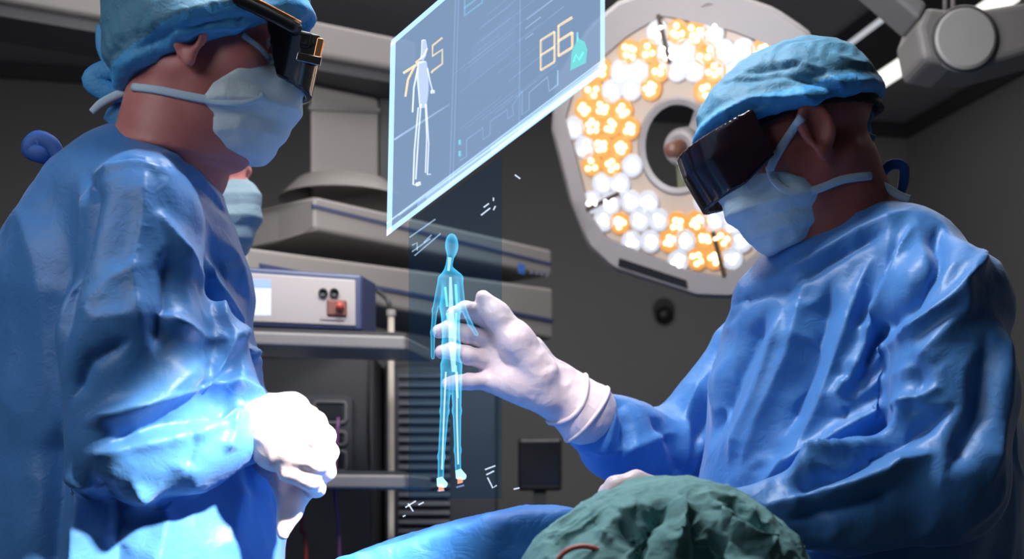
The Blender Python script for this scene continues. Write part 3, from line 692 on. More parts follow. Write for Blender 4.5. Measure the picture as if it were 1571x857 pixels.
spL = [seg(S(243, 246, 1.62, 60), S(190, 310, 1.62, 92), .05), seg(S(190, 310, 1.62, 100), S(184, 440, 1.64, 168), .05),
       seg(S(262, 305, 1.62, 48), S(282, 430, 1.63, 90), .05),
       seg(S(182, 440, 1.64, 174), S(197, 640, 1.65, 186), .05), seg(S(199, 640, 1.65, 190), S(205, 820, 1.65, 208), .05),
       seg(S(205, 820, 1.65, 212), (ground(-.47, 1.65, .38), .21), .05),
       seg(S(225, 318, 1.50, 72), S(235, 318, 1.78, 64), .06)]
arL = [([P(222, 335, 1.49), P(205, 520, 1.46), P(195, 680, 1.45)], [px_r(84, 1.49), px_r(100, 1.46), px_r(84, 1.45)], .03),
       ([P(195, 680, 1.45), P(290, 685, 1.47), P(402, 668, 1.50)], [px_r(74, 1.45), px_r(68, 1.47), px_r(40, 1.5)], .02),
       ([P(130, 716, 1.44), P(200, 700, 1.45)], [px_r(14, 1.45), px_r(50, 1.45)], .03),
       ([P(335, 520, 1.52), P(332, 600, 1.52), P(375, 645, 1.52)], [px_r(36, 1.5), px_r(46, 1.5), px_r(36, 1.5)], .04),
       ([P(262, 318, 1.79), P(330, 650, 1.86), P(405, 690, 1.62)], [.05, .055, .038], .03)]
crL = []
def C(Y, pts, w_, a_): return (Y, pts, w_, a_)
crL += [C(1.42, [(100, 240), (130, 300), (110, 420), (95, 560)], .012, -.010), C(1.42, [(215, 250), (222, 330), (212, 420), (235, 520)], .008, .005),
        C(1.42, [(245, 330), (275, 390), (310, 450), (320, 500), (300, 560), (270, 590)], .009, .013),
        C(1.42, [(320, 335), (350, 400), (368, 440), (355, 480), (318, 520), (300, 560)], .008, .012),
        C(1.42, [(330, 500), (345, 560), (335, 600)], .008, .009), C(1.42, [(262, 485), (290, 505), (312, 515)], .007, .009),
        C(1.42, [(280, 330), (330, 420), (345, 470)], .012, -.010), C(1.42, [(300, 540), (250, 600), (210, 640), (160, 655)], .009, .010),
        C(1.42, [(150, 650), (230, 625), (300, 585), (355, 590), (390, 610)], .008, .012), C(1.42, [(170, 690), (240, 655), (310, 625), (350, 620)], .013, -.012),
        C(1.42, [(150, 700), (240, 680), (310, 660), (380, 625)], .008, .007), C(1.42, [(255, 385), (262, 470), (248, 540)], .01, -.009),
        C(1.42, [(120, 610), (150, 560), (210, 530)], .008, -.007), C(1.42, [(345, 610), (350, 660), (340, 690)], .006, .006), C(1.42, [(290, 640), (300, 680), (288, 720)], .007, -.005),
        C(1.42, [(210, 740), (230, 800), (210, 900)], .012, .009), C(1.42, [(110, 720), (100, 800), (90, 900)], .014, .012), C(1.42, [(60, 650), (60, 760), (50, 900)], .014, -.012),
        C(1.42, [(150, 730), (165, 800), (160, 900)], .012, -.010), C(1.42, [(330, 740), (320, 800), (320, 900)], .014, .006),
        C(1.42, [(150, 235), (200, 222), (260, 235), (310, 285)], .006, -.005), C(1.42, [(130, 250), (200, 240), (250, 255)], .006, .004)]
def collL(fd):
    c = P(262, 226, 1.61); ax_ = (JL['neck']-OL); X, Y, Z = fd.grid((slice(None),)*3)
    a_, b_ = P(262, 110, 1.60), P(272, 232, 1.61); fd.cap(a_, b_, .076, .060, .008, mode='sub')
gL = gown(left, spL, arL, crL, (-.86, 1.33, .30), (-.20, 1.98, 1.62), collL, 1)
fL = build_body(left, SKIN, OL, RL, JL, g=gL); shoes_trousers(left, OL, RL, JL); eyes(left, OL, RL)
def cap_obj(root, O, R, ctr, rad, plane, cr, seed, lumps=(), name='surgical_cap', m=CAPM):
    fd = Field(axis(O[0]-.17, O[0]+.17, .003), axis(O[1]-.13, O[1]+.13, .004), axis(O[2]-.12, O[2]+.2, .003))
    W = lambda x, y, z: O+R@np.array((x, y, z)); fd.ell(W(*ctr), rad, R, .01)
    for c_, r_ in lumps: fd.ell(W(*c_), r_, R, .025)
    u, v_, w_ = fd.local(O, R); (x0, z0), (x1, z1) = plane; n_ = np.array((-(z1-z0), (x1-x0))); n_ = n_/vn(n_)
    if n_[1] < 0: n_ = -n_
    sd = (u-x0)*n_[0]+(w_-z0)*n_[1]+0*v_                     # height above brim plane
    fd.clip(-sd, .004); V, Q = fd.mesh(); V = relax(V, Q, 2); N = normals(V, Q)
    L = (V-O)@R; h = (L[:, 0]-x0)*n_[0]+(L[:, 2]-z0)*n_[1]
    V = V+N*(.0045*np.exp(-((h-.010)/.007)**2)-.003*np.exp(-((h-.028)/.006)**2))[:, None]
    V = crinkle(V, N, .0042, 22, (1, 1, 1.6), seed); V = crinkle(V, N, .002, 55, (1, 1, 1), seed+1)
    V = creases(V, N, cr); o_ = to_obj(name, V, Q, m, root)
    if CAPB not in list(o_.data.materials): o_.data.materials.append(CAPB)
    hf = h[Q].mean(1); o_.data.polygons.foreach_set('material_index', (hf < .022).astype(np.int32)); return fd
kL = cap_obj(left, OL, RL, (-.004, 0, .050), (.113, .088, .094), ((-.073, -.072), (.106, .046)),
             [C(1.52, [(215, 100), (290, 80), (370, 35), (460, 5)], .006, .006), C(1.52, [(210, 75), (300, 55), (400, 15)], .007, -.006), C(1.52, [(240, 135), (330, 100), (420, 50)], .005, -.004), C(1.52, [(215, 50), (300, 25), (380, -10)], .008, .005)], 5,
             lumps=[((-.05, 0, .05), (.07, .08, .07)), ((-.045, 0, -.01), (.066, .078, .07)), ((.045, 0, .07), (.078, .078, .07)), ((.000, 0, .006), (.072, .106, .056))])
strap(left, 'mask_strap', [fL, mL], [(205, 134), (240, 138), (300, 150), (345, 157), (378, 156), (405, 146)], 1.53, .0052, STRAP)
strap(left, 'mask_strap', [fL, mL], [(372, 54), (390, 68), (407, 85), (418, 100)], 1.53, .0042, STRAP)
ribbon(left, 'cap_tie', [(205, 140), (180, 110), (163, 70), (158, 38)], 1.60, [.010, .012, .013, .009], CAPB, .3)
ribbon(left, 'cap_tie', [(205, 135), (170, 108), (142, 122), (165, 140), (205, 146)], 1.59, [.008, .013, .014, .013, .008], CAPB, .45)
ribbon(left, 'cap_tie', [(205, 140), (198, 165), (178, 178), (168, 190)], 1.60, [.011, .016, .014, .010], CAPB, .35)
ribbon(left, 'mask_tie', [(207, 136), (180, 145), (155, 158), (140, 172)], 1.585, [.004, .005, .005, .004], STRAP, .4)
MB().lathe(P(205, 142, 1.60), (0, -1, 0), [(-.014, .002), (-.01, .013), (0, .017), (.01, .013), (.014, .001)], 14).build('cap_knot', CAPB, left, smooth=True)
ribbon(left, 'gown_tie', [(88, 244, .02), (66, 238), (46, 228), (58, 214), (78, 222), (90, 240)], 1.62, [.009, .011, .012, .012, .011, .009], mat('dark_tie', (.02, .10, .40), rough=.6), .4)
# ================= headset worn by the left surgeon
def headset_left(root, O, R):
    W = lambda x, y, z: O+R@np.array((x, y, z)); s_ = 1
    fd = Field(axis(O[0]+.02, O[0]+.19, .0022), axis(O[1]-.10, O[1]+.10, .003), axis(O[2]-.09, O[2]+.07, .0022))
    fd.ell(W(.07, 0, .008), (.078, .083, .038), R, .004); u, v_, w_ = fd.local(O, R)
    sh = np.sqrt(((u-.03)/.112)**2+(v_/.080)**2)+0*w_; b = np.maximum(np.abs(sh-1)*.09-.0035, np.abs(w_-.003+.05*(u-.1))-.030); b = np.maximum(b, .100-u-.4*w_.clip(-.03, .03))
    fd.d = np.minimum(np.full_like(fd.d, .1), b.astype(np.float32)); V, Q = fd.mesh(); to_obj('visor', V, Q, VISOR, root)
    for q in (-1, 1):
        pts = spline([W(-.02, q*.088, .048), W(.03, q*.090, .044), W(.075, q*.079, .038), W(.125, q*.052, .032)], 5)
        MB().tube(pts, .0075, 10, flat=R[:, 1], k=.4).build('headset_arm', BLACK, root, smooth=True)
        MB().tube([p_+R[:, 2]*.0085-R[:, 1]*(-q)*.0 for p_ in pts], .003, 8).build('headset_trim', COPPER, root, smooth=True)
    MB().box(W(.135, -.030, .020), R[:, 0]*.014, R[:, 1]*.012, R[:, 2]*.016).build('sensor_block', BLACK, root, bevel=.003)
    MB().box(W(.142, -.043, .004), R[:, 0]*.015, R[:, 1]*.002, R[:, 2]*.005).build('sensor_trim', CHROME, root, bevel=.001)
    MB().box(W(.150, -.036, .020), R[:, 0]*.004, R[:, 1]*.006, R[:, 2]*.012).build('sensor_bezel', COPPER, root, bevel=.001)
    MB().box(W(.132, -.043, .022), R[:, 0]*.010, R[:, 1]*.0015, R[:, 2]*.002).build('sensor_trim', CHROME, root)
    MB().box(W(.128, 0, .026), R[:, 0]*.012, R[:, 1]*.045, R[:, 2]*.010).build('bridge', BLACK, root, bevel=.004)
headset_left(left, OL, RL)
# gloves of the left surgeon: near hand folded over the far one
def hand(root, name, res, lo, hi, caps, m, amp=.0012, sub=()):
    fd = Field(axis(lo[0], hi[0], res), axis(lo[1], hi[1], res), axis(lo[2], hi[2], res))
    for pts, rs, k_, fl, fk in caps: fd.chain(pts, rs, k=k_, flat=fl, fk=fk)
    V, Q = fd.mesh(); V = relax(V, Q, 2); N = normals(V, Q); V = crinkle(V, N, amp, 60, (1, 1, 1), 2); V = crinkle(V, N, amp*.8, 25, (1, 1, 1), 6)
    to_obj(name, V, Q, m, root); return fd
def hp(lst): return [P(*q) for q in lst]
yn = (0, 1, 0)
def pr(rs, Y=1.48): return [px_r(r, Y) for r in rs]
hand(left, 'glove', .0022, (-.33, 1.36, 1.0), (-.18, 1.66, 1.24), [
    (hp([(392, 655, 1.50), (425, 660, 1.485)]), pr([43, 42]), .02, yn, 1.15),
    (hp([(425, 645, 1.485), (462, 650, 1.475)]), pr([34, 25]), .02, yn, 1.1), (hp([(425, 690, 1.485), (460, 700, 1.475)]), pr([34, 26]), .02, yn, 1.1),
    (hp([(450, 643, 1.475), (482, 648, 1.470), (499, 668, 1.50), (490, 672, 1.535)]), pr([20, 17, 15, 13]), .006, None, 1),
    (hp([(450, 670, 1.470), (488, 678, 1.465), (504, 694, 1.495), (494, 700, 1.53)]), pr([20, 17, 15, 13]), .006, None, 1),
    (hp([(450, 698, 1.470), (484, 708, 1.465), (500, 722, 1.495), (486, 728, 1.53)]), pr([20, 17, 15, 13]), .006, None, 1),
    (hp([(445, 722, 1.475), (474, 736, 1.470), (486, 748, 1.50), (470, 752, 1.53)]), pr([19, 15, 13, 12]), .006, None, 1),
    (hp([(420, 625, 1.49), (450, 622, 1.50), (478, 634, 1.52)]), pr([19, 17, 12]), .012, None, 1)], GLOVE)
hand(left, 'glove', .0025, (-.33, 1.44, .98), (-.17, 1.70, 1.24), [
    (hp([(400, 690, 1.62), (440, 715, 1.56)]), pr([34, 34]), .02, None, 1),
    (hp([(440, 715, 1.56), (462, 745, 1.53), (446, 785, 1.51), (434, 818, 1.50)]), pr([28, 21, 15, 10]), .01, None, 1),
    (hp([(430, 730, 1.54), (442, 770, 1.52), (436, 800, 1.505)]), pr([20, 14, 10]), .008, None, 1),
    (hp([(440, 690, 1.57), (480, 690, 1.565), (500, 690, 1.55)]), pr([20, 17, 13]), .008, None, 1),
    (hp([(440, 712, 1.57), (478, 716, 1.565), (494, 716, 1.55)]), pr([18, 16, 12]), .008, None, 1),
    (hp([(440, 665, 1.57), (476, 664, 1.56), (492, 666, 1.55)]), pr([18, 16, 12]), .008, None, 1)], GLOVE)

# ================= right surgeon =================
YR = 1.71
OR = P(1236, 214, YR); RR = frame(180, 25)
JR = dict(neck=P(1285, 335, 1.73), chest=P(1340, 480, 1.76), pelvis=np.array((.49, 1.78, .92)), sh_n=P(1450, 430, 1.58), sh_f=P(1215, 440, 1.93),
          el_n=P(1440, 745, 1.54), wr_n=P(1180, 797, 1.51), el_f=P(1010, 690, 1.93), wr_f=P(885, 625, 1.76))
right = thing('person', 'person in blue gown at right with dark visor, raising one gloved hand to the hologram', 'person', (.49, 1.78, 0))
mR = mask(right, OR, RR, 1)
spR = [seg(S(1325, 366, 1.73, 50), S(1340, 460, 1.75, 140), .05), seg(S(1280, 395, 1.74, 42), S(1250, 480, 1.76, 110), .05),
       seg(S(1300, 470, 1.76, 150), S(1295, 600, 1.78, 192), .05), seg(S(1295, 600, 1.78, 192), S(1300, 780, 1.78, 212), .05),
       seg(S(1300, 780, 1.78, 212), (ground(.53, 1.80, .38), .20), .05),
       seg(S(1395, 400, 1.66, 76), S(1462, 478, 1.60, 80), .05), seg(S(1215, 450, 1.90, 66), S(1330, 400, 1.78, 70), .06),
       seg(S(1430, 500, 1.75, 100), S(1430, 700, 1.78, 108), .05), seg(S(1430, 700, 1.78, 122), (ground(.58, 1.78, .6), .13), .05)]
arR = [([P(1455, 455, 1.57), P(1465, 600, 1.55), P(1445, 740, 1.53)], [px_r(80, 1.57), px_r(86, 1.55), px_r(88, 1.53)], .03),
       ([P(1440, 735, 1.53), P(1310, 765, 1.53), P(1125, 797, 1.51)], [px_r(92, 1.53), px_r(74, 1.53), px_r(44, 1.51)], .03),
       ([P(1215, 455, 1.92), P(1105, 615, 1.94), P(1015, 698, 1.92)], [.062, .056, .052], .03),
       ([P(1015, 698, 1.92), P(955, 674, 1.84), P(896, 636, 1.765)], [px_r(62, 1.92), px_r(58, 1.84), px_r(41, 1.76)], .02)]
crR = [C(1.6, [(1340, 400), (1300, 500), (1260, 620), (1210, 740)], .012, .010), C(1.6, [(1400, 350), (1350, 450), (1330, 530), (1300, 590)], .009, .013),
       C(1.6, [(1440, 350), (1400, 430), (1345, 520), (1320, 580)], .008, -.014), C(1.6, [(1480, 400), (1430, 470), (1370, 520), (1325, 570)], .008, .013),
       C(1.6, [(1380, 370), (1340, 460), (1315, 500)], .008, -.010), C(1.6, [(1250, 420), (1220, 540), (1180, 640), (1150, 740)], .012, .008),
       C(1.6, [(1285, 430), (1255, 560), (1215, 660)], .010, -.010), C(1.6, [(1190, 470), (1150, 560), (1110, 680)], .010, -.012), C(1.6, [(1215, 470), (1175, 600), (1140, 700)], .010, .009),
       C(1.52, [(1420, 600), (1340, 640), (1260, 700), (1200, 740)], .011, .016), C(1.52, [(1440, 630), (1350, 680), (1270, 730), (1190, 770)], .010, -.014),
       C(1.52, [(1400, 700), (1320, 735), (1250, 755), (1170, 775)], .010, .015), C(1.52, [(1350, 745), (1280, 775), (1200, 795)], .010, -.010),
       C(1.52, [(1330, 570), (1310, 600), (1320, 630)], .007, .009), C(1.52, [(1480, 420), (1470, 480), (1400, 560), (1330, 610)], .010, .008),
       C(1.52, [(1400, 545), (1400, 600), (1385, 640)], .009, -.008), C(1.52, [(1530, 500), (1520, 620), (1490, 740)], .014, .008), C(1.52, [(1500, 520), (1480, 640), (1430, 720)], .012, -.009),
       C(1.8, [(920, 600), (935, 640), (925, 690)], .007, .007), C(1.8, [(945, 610), (960, 650), (950, 700)], .008, -.007), C(1.8, [(1000, 640), (1040, 680), (1060, 740)], .012, -.008),
       C(1.8, [(1100, 560), (1060, 640), (1060, 720)], .010, .008), C(1.8, [(900, 690), (960, 690), (1040, 660)], .009, .006), C(1.6, [(1225, 400), (1260, 385), (1330, 345), (1400, 318)], .007, .006),
       C(1.6, [(1235, 425), (1290, 390), (1360, 350)], .006, -.006), C(1.6, [(1150, 440), (1200, 425), (1235, 430)], .008, -.008)]
def collR(fd):
    fd.cap(P(1285, 215, 1.71), P(1290, 335, 1.73), .070, .058, .008, mode='sub')
gR = gown(right, spR, arR, crR, (.03, 1.30, .30), (.80, 2.12, 1.52), collR, 11)
fR = build_body(right, SKIN_D, OR, RR, JR, g=gR); shoes_trousers(right, OR, RR, JR); eyes(right, OR, RR)
kR = cap_obj(right, OR, RR, (.008, 0, .042), (.112, .088, .085), ((-.115, .004), (.12, .048)),
             [C(1.62, [(1080, 180), (1150, 150), (1230, 150), (1300, 165)], .006, .006), C(1.62, [(1120, 110), (1200, 110), (1260, 130), (1300, 150)], .007, -.006), C(1.62, [(1200, 85), (1260, 105), (1295, 140)], .006, .006), C(1.62, [(1140, 95), (1230, 95), (1280, 120)], .006, -.005), C(1.62, [(1085, 195), (1130, 172), (1180, 158)], .006, -.004)], 15,
             lumps=[((.060, 0, .050), (.072, .078, .050)), ((-.03, 0, .035), (.083, .086, .070))])
strap(right, 'mask_strap', [fR, mR], [(1180, 262), (1190, 240), (1212, 205), (1230, 180)], 1.64, .0058, STRAP)
strap(right, 'mask_strap', [fR, mR], [(1180, 255), (1188, 278), (1215, 296), (1250, 292), (1290, 276), (1335, 270)], 1.64, .0055, STRAP)
ribbon(right, 'mask_tie', [(1332, 272), (1355, 285), (1380, 300), (1396, 306)], 1.68, .0055, STRAP, .5)
ribbon(right, 'mask_tie', [(1322, 215), (1334, 235), (1342, 250), (1345, 272)], 1.70, .003, STRAP, .6)
ribbon(right, 'cap_tie', [(1318, 190), (1326, 176), (1322, 166)], 1.70, [.010, .013, .008], CAPM, .5)
ribbon(right, 'cap_tie', [(1320, 200), (1328, 225), (1322, 250)], 1.70, [.010, .010, .006], CAPB, .5)
ribbon(right, 'cap_tie', [(1322, 206), (1332, 210), (1342, 212)], 1.69, [.007, .006, .004], CAPM, .5)
MB().lathe(P(1320, 200, 1.70), (0, -1, 0), [(-.014, .002), (-.01, .012), (0, .015), (.01, .012), (.014, .001)], 14).build('cap_knot', CAPB, right, smooth=True)
ribbon(right, 'gown_tie', [(1350, 296), (1352, 268), (1368, 252), (1386, 256), (1386, 280), (1380, 300)], 1.72, [.006, .007, .007, .007, .007, .006], mat('dark_tie_b', (.02, .12, .45), rough=.6), .5)
ribbon(right, 'gown_tie', [(1530, 850), (1520, 832), (1538, 828), (1546, 842), (1535, 860)], 1.72, [.008, .010, .010, .008, .008], mat('dark_tie_c', (.02, .08, .30), rough=.6), .5)
def headset_right(root, O, R):
    W = lambda x, y, z: O+R@np.array((x, y, z))
    fd = Field(axis(O[0]-.20, O[0]+.15, .0026), axis(O[1]-.115, O[1]+.115, .0032), axis(O[2]-.14, O[2]+.10, .0026))
    u, v_, w_ = fd.local(O, R)
    sh = np.sqrt(((u-.03)/(.132-.10*np.abs(w_-.02).clip(0, .06)))**2+(v_/.094)**2); b = np.maximum(np.abs(sh-1)*.10-.0035, np.abs(w_-.009-.00*u)-.040+.0*v_)
    lowcut = -(w_+.030-.35*(.115-u).clip(0, 1))                     # the lower edge climbs towards the temples
    b = np.maximum(np.maximum(b, lowcut), 0.072-u)
    b = b
    fd.d = np.broadcast_to(b, fd.d.shape).astype(np.float32).copy(); V, Q = fd.mesh(); to_obj('visor', V, Q, VISOR, root)
    f2 = Field(axis(O[0]-.15, O[0]+.15, .0022), axis(O[1]-.105, O[1]+.105, .003), axis(O[2]-.12, O[2]+.12, .0022))
    u, v_, w_ = f2.local(O, R); sh = np.sqrt(((u+.0)/.104)**2+(v_/.0795)**2); zc = .032+.30*u.clip(-.2, .0)+.12*(u-.0).clip(0, .2)
    b = np.maximum(np.abs(sh-1)*.09-.003, np.abs(w_-zc)-(.010+.05*u.clip(0, .1))); b = np.maximum(b, u-.092)
    f2.d = b.astype(np.float32); V, Q = f2.mesh(); V = relax(V, Q, 1); to_obj('headset_band', V, Q, mat('band_rubber', (.012, .010, .010), rough=.7), root)
headset_right(right, OR, RR)
# raised hand (palm towards the viewer, thumb up)
YH = 1.72
def pH(rs): return [px_r(r, YH) for r in rs]
hand(right, 'glove', .0021, (-.13, 1.62, 1.14), (.155, 1.84, 1.40), [
    (hp([(858, 602, 1.755), (800, 560, 1.74)]), pH([38, 42]), .03, yn, 1.5),
    (hp([(858, 602, 1.755), (896, 632, 1.765)]), pH([39, 52]), .02, None, 1),
    (hp([(800, 545, 1.74), (758, 500, 1.735)]), pH([34, 17]), .02, yn, 1.3), (hp([(800, 560, 1.74), (750, 527, 1.735)]), pH([30, 16]), .02, yn, 1.2),
    (hp([(800, 570, 1.74), (750, 553, 1.735)]), pH([30, 16]), .02, yn, 1.2), (hp([(805, 585, 1.74), (752, 584, 1.735)]), pH([30, 16]), .02, yn, 1.2),
    (hp([(760, 497, 1.735), (735, 482, 1.715), (714, 474, 1.70), (694, 482, 1.695)]), pH([16, 13, 12, 9.5]), .006, None, 1),
    (hp([(752, 524, 1.735), (716, 512, 1.71), (690, 504, 1.70), (673, 508, 1.705)]), pH([15, 13, 12, 10]), .005, None, 1),
    (hp([(750, 553, 1.735), (716, 545, 1.71), (693, 538, 1.70), (677, 540, 1.705)]), pH([15, 13, 12, 10]), .005, None, 1),
    (hp([(754, 584, 1.735), (722, 585, 1.715), (702, 586, 1.71), (687, 588, 1.712)]), pH([15, 12, 11, 9]), .005, None, 1),
    (hp([(828, 572, 1.72), (792, 522, 1.705), (762, 482, 1.70), (741, 455, 1.70)]), pH([28, 25, 17, 10.5]), .012, None, 1),
    (hp([(838, 608, 1.73), (780, 588, 1.722)]), pH([24, 20]), .02, None, 1)], GLOVE, .001)
pts = []
c = P(895, 631, 1.764); axv = P(896, 632, 1.765)-P(858, 602, 1.755); axv /= vn(axv); u_ = np.cross(axv, (0, 1, 0)); u_ /= vn(u_); v2 = np.cross(axv, u_)
MB().tube([c+axv*.006+(u_*math.cos(t)+v2*math.sin(t))*px_r(51.5, 1.76) for t in np.linspace(0, 2*math.pi, 40, endpoint=False)], .0028, 8, closed=True).build('glove_cuff', GLOVE, right, smooth=True)
for off, rr_ in ((-.022, 45.5),):
    MB().tube([c+axv*(off+.007*math.sin(2*t+off*90))+(u_*math.cos(t)+v2*math.sin(t))*px_r(rr_, 1.76) for t in np.linspace(0, 2*math.pi, 40, endpoint=False)], .0035, 8, closed=True).build('glove_wrinkle', GLOVE, right, smooth=True)
# lower hand resting beside the patient's head
hand(right, 'glove', .0025, (.04, 1.38, .98), (.36, 1.62, 1.18), [
    (hp([(1150, 797, 1.51), (1080, 795, 1.51)]), [.029, .031], .02, None, 1), (hp([(1080, 795, 1.51), (1010, 778, 1.50)]), [.031, .028], .03, None, 1),
    (hp([(1015, 762, 1.48), (975, 741, 1.475), (945, 748, 1.47), (928, 778, 1.465)]), [.020, .0135, .012, .010], .006, None, 1),
    (hp([(1015, 768, 1.50), (968, 746, 1.50), (936, 756, 1.495), (924, 788, 1.49)]), [.020, .0125, .0115, .010], .006, None, 1),
    (hp([(1015, 785, 1.52), (965, 765, 1.525), (935, 776, 1.52), (926, 796, 1.51)]), [.020, .0125, .0115, .010], .006, None, 1),
    (hp([(1020, 792, 1.54), (972, 778, 1.545), (945, 788, 1.54), (938, 806, 1.535)]), [.018, .011, .010, .009], .006, None, 1),
    (hp([(1050, 797, 1.48), (1005, 800, 1.455), (975, 797, 1.445)]), [.022, .014, .010], .01, None, 1)], GLOVE)

# ================= third person behind the left surgeon =================
O3 = P(294, 284, 2.25); R3_ = frame(-20, 6)
J3 = dict(neck=P(235, 400, 2.27), chest=P(205, 500, 2.32), pelvis=np.array((-.66, 2.36, .92)), sh_n=P(180, 430, 2.14), sh_f=P(240, 430, 2.48),
          el_n=P(150, 640, 2.12), wr_n=P(280, 700, 2.10), el_f=P(250, 640, 2.55), wr_f=P(290, 720, 2.3))
third = thing('person', 'person with pale blue mask, mostly hidden behind the left surgeon\'s chin and shoulder', 'person', (-.66, 2.36, 0))
shoes_trousers(third, O3, R3_, J3); eyes(third, O3, R3_); m3 = mask(third, O3, R3_, -1, col=mat('grey_blue_mask_cloth', (.26, .36, .42), rough=.7, bump=(120, .35, .003)))
sp3 = [seg((J3['neck']-UP*.06, .06), (J3['chest'], .14), .05), seg((J3['chest'], .15), (np.array((-.66, 2.36, .9)), .19), .05), seg((np.array((-.66, 2.36, .9)), .19), (np.array((-.66, 2.36, .4)), .22), .05), seg((J3['sh_n'], .075), (J3['sh_f'], .075), .05)]
ar3 = [([J3['sh_'+q], J3['el_'+q], J3['wr_'+q]], [.07, .062, .045], .03) for q in 'nf']
g3 = gown(third, sp3, ar3, [], (-1.0, 1.95, .30), (-.40, 2.75, 1.60), lambda fd: fd.cap(O3-UP*.02, J3['neck']+UP*.0, .07, .07, .008, mode='sub'), 21, .010)
f3 = build_body(third, SKIN, O3, R3_, J3, .004, g3)
cap_obj(third, O3, R3_, (-.004, 0, .050), (.110, .088, .092), ((-.10, -.01), (.10, .066)), [], 25)
for q in 'nf':
    wv = J3['wr_'+q]; fv = np.array((.9, -.1, -.3)); fv /= vn(fv); lv = np.cross(fv, UP); lv /= vn(lv)
    hand(third, 'glove', .003, wv-.14, wv+.2, [([wv, wv+fv*.06], [.032, .034], .02, None, 1)]+[([wv+fv*.06+lv*(-.03+.02*i), wv+fv*.10+lv*(-.034+.022*i), wv+fv*(.13-.006*abs(i-1.5))+lv*(-.034+.022*i)-UP*.015, wv+fv*(.145-.008*abs(i-1.5))+lv*(-.034+.022*i)-UP*.035], [.014, .011, .010, .008], .006, None, 1) for i in range(4)]+[([wv+fv*.02+lv*.03, wv+fv*.06+lv*.055, wv+fv*.085+lv*.058-UP*.01], [.016, .012, .009], .008, None, 1)], GLOVE)

# ================= patient and table =================
pat = thing('patient', 'person lying on the table, only the head in a crumpled green cap showing', 'person', P(1020, 905, 1.27))
pc = P(1020, 900, 1.27)
fd = Field(axis(-.25, .48, .010, pc[0]-.12, pc[0]+.12, .005), axis(1.10, 3.1, .015, 1.13, 1.42, .005), axis(.83, 1.14, .008))
Rp = np.stack([np.array((0, 0, 1.)), np.array((1., 0, 0)), np.array((-.10, -.99, 0))], 1)   # face up, crown towards the viewer
Rp[:, 1] = np.cross(Rp[:, 2], Rp[:, 0])
Op = pc+np.array((-.0, .05, -.012)); head_prims(fd, Op, Rp, .9)
nkp = Op+np.array((0, .12, -.03)); dirp = np.array((-.16, .987, 0)); dirp /= vn(dirp); lp = np.cross(dirp, UP)
fd.cap(Op+np.array((0, .03, 0)), nkp, .05, .055, .02); ch = nkp+dirp*.22-UP*.025; pe = nkp+dirp*.62-UP*.03
fd.cap(nkp+dirp*.1+lp*.05-UP*.04, nkp+dirp*.1-lp*.09-UP*.04, .045, .045, .03); fd.cap(ch, pe, .100, .095, .05, flat=UP, fk=2.2)
for q in (-1, 1):
    fd.chain([nkp+dirp*.1+lp*.045*q-UP*.04, nkp+dirp*.36+lp*.10*q-UP*.04, nkp+dirp*.60+lp*.10*q-UP*.04], [.042, .034, .026], k=.02)
    fd.chain([pe+lp*.08*q, pe+dirp*.40+lp*.09*q, pe+dirp*.72+lp*.09*q-UP*.01], [.06, .045, .036], k=.02); fd.cap(pe+dirp*.72+lp*.09*q-UP*.01, pe+dirp*.75+lp*.09*q+UP*.02, .030, .022, .02)
V, Q = fd.mesh(); to_obj('body', V, Q, SKIN, pat)
f2 = Field(axis(pc[0]-.2, pc[0]+.2, .0032), axis(1.08, 1.5, .004), axis(.86, 1.15, .0032))
f2.ell(pc+np.array((.0, .01, -.015)), (.136, .13, .108), None, .02); f2.ell(pc+np.array((.012, .03, .035)), (.085, .08, .056), None, .05); f2.ell(pc+np.array((-.06, 0, -.02)), (.075, .10, .075), None, .04); f2.ell(pc+np.array((.07, .01, -.02)), (.068, .10, .075), None, .04)
X, Y, Z = f2.grid((slice(None),)*3); f2.clip((.885-Z)+0*X+0*Y, .004)
V, Q = f2.mesh(); V = relax(V, Q, 1); V, Q = subdiv(V, Q); V = relax(V, Q, 1); N = normals(V, Q)
V = crinkle(V, N, .006, 16, (1, 1, 1), 31); V = crinkle(V, N, .0035, 36, (1, 1, 1), 33); V = crinkle(V, N, .0015, 80, (1, 1, 1), 35)
Yp = 1.17
crP = [C(Yp, [(1030, 770), (1000, 800), (985, 840), (980, 870)], .007, -.012), C(Yp, [(1048, 765), (1050, 800), (1035, 850)], .007, .012), C(Yp, [(1060, 780), (1075, 820), (1090, 850)], .006, -.010),
       C(Yp, [(1100, 775), (1130, 810), (1180, 830), (1200, 850)], .007, .011), C(Yp, [(1120, 790), (1160, 808), (1200, 820)], .006, -.010), C(Yp, [(1080, 760), (1140, 770), (1180, 800)], .006, .006),
       C(Yp, [(1000, 775), (950, 800), (925, 835)], .010, .008), C(Yp, [(975, 800), (960, 815), (980, 830)], .010, -.012), C(Yp, [(930, 790), (880, 815), (850, 850)], .009, -.006), C(Yp, [(1120, 830), (1100, 850), (1060, 860)], .009, -.012)]
N = normals(V, Q); V = creases(V, N, crP); to_obj('surgical_cap', V, Q, GREEN, pat)
ep = surf([f2], 895, 868, 1.14, -.002)
pts = [ep+np.array((.024*math.cos(t), -.002, .018*math.sin(t))) for t in np.linspace(.1, 3.0, 12)]
MB().tube(pts, .0026, 8).build('ear_rim', SKIN, pat, smooth=True)
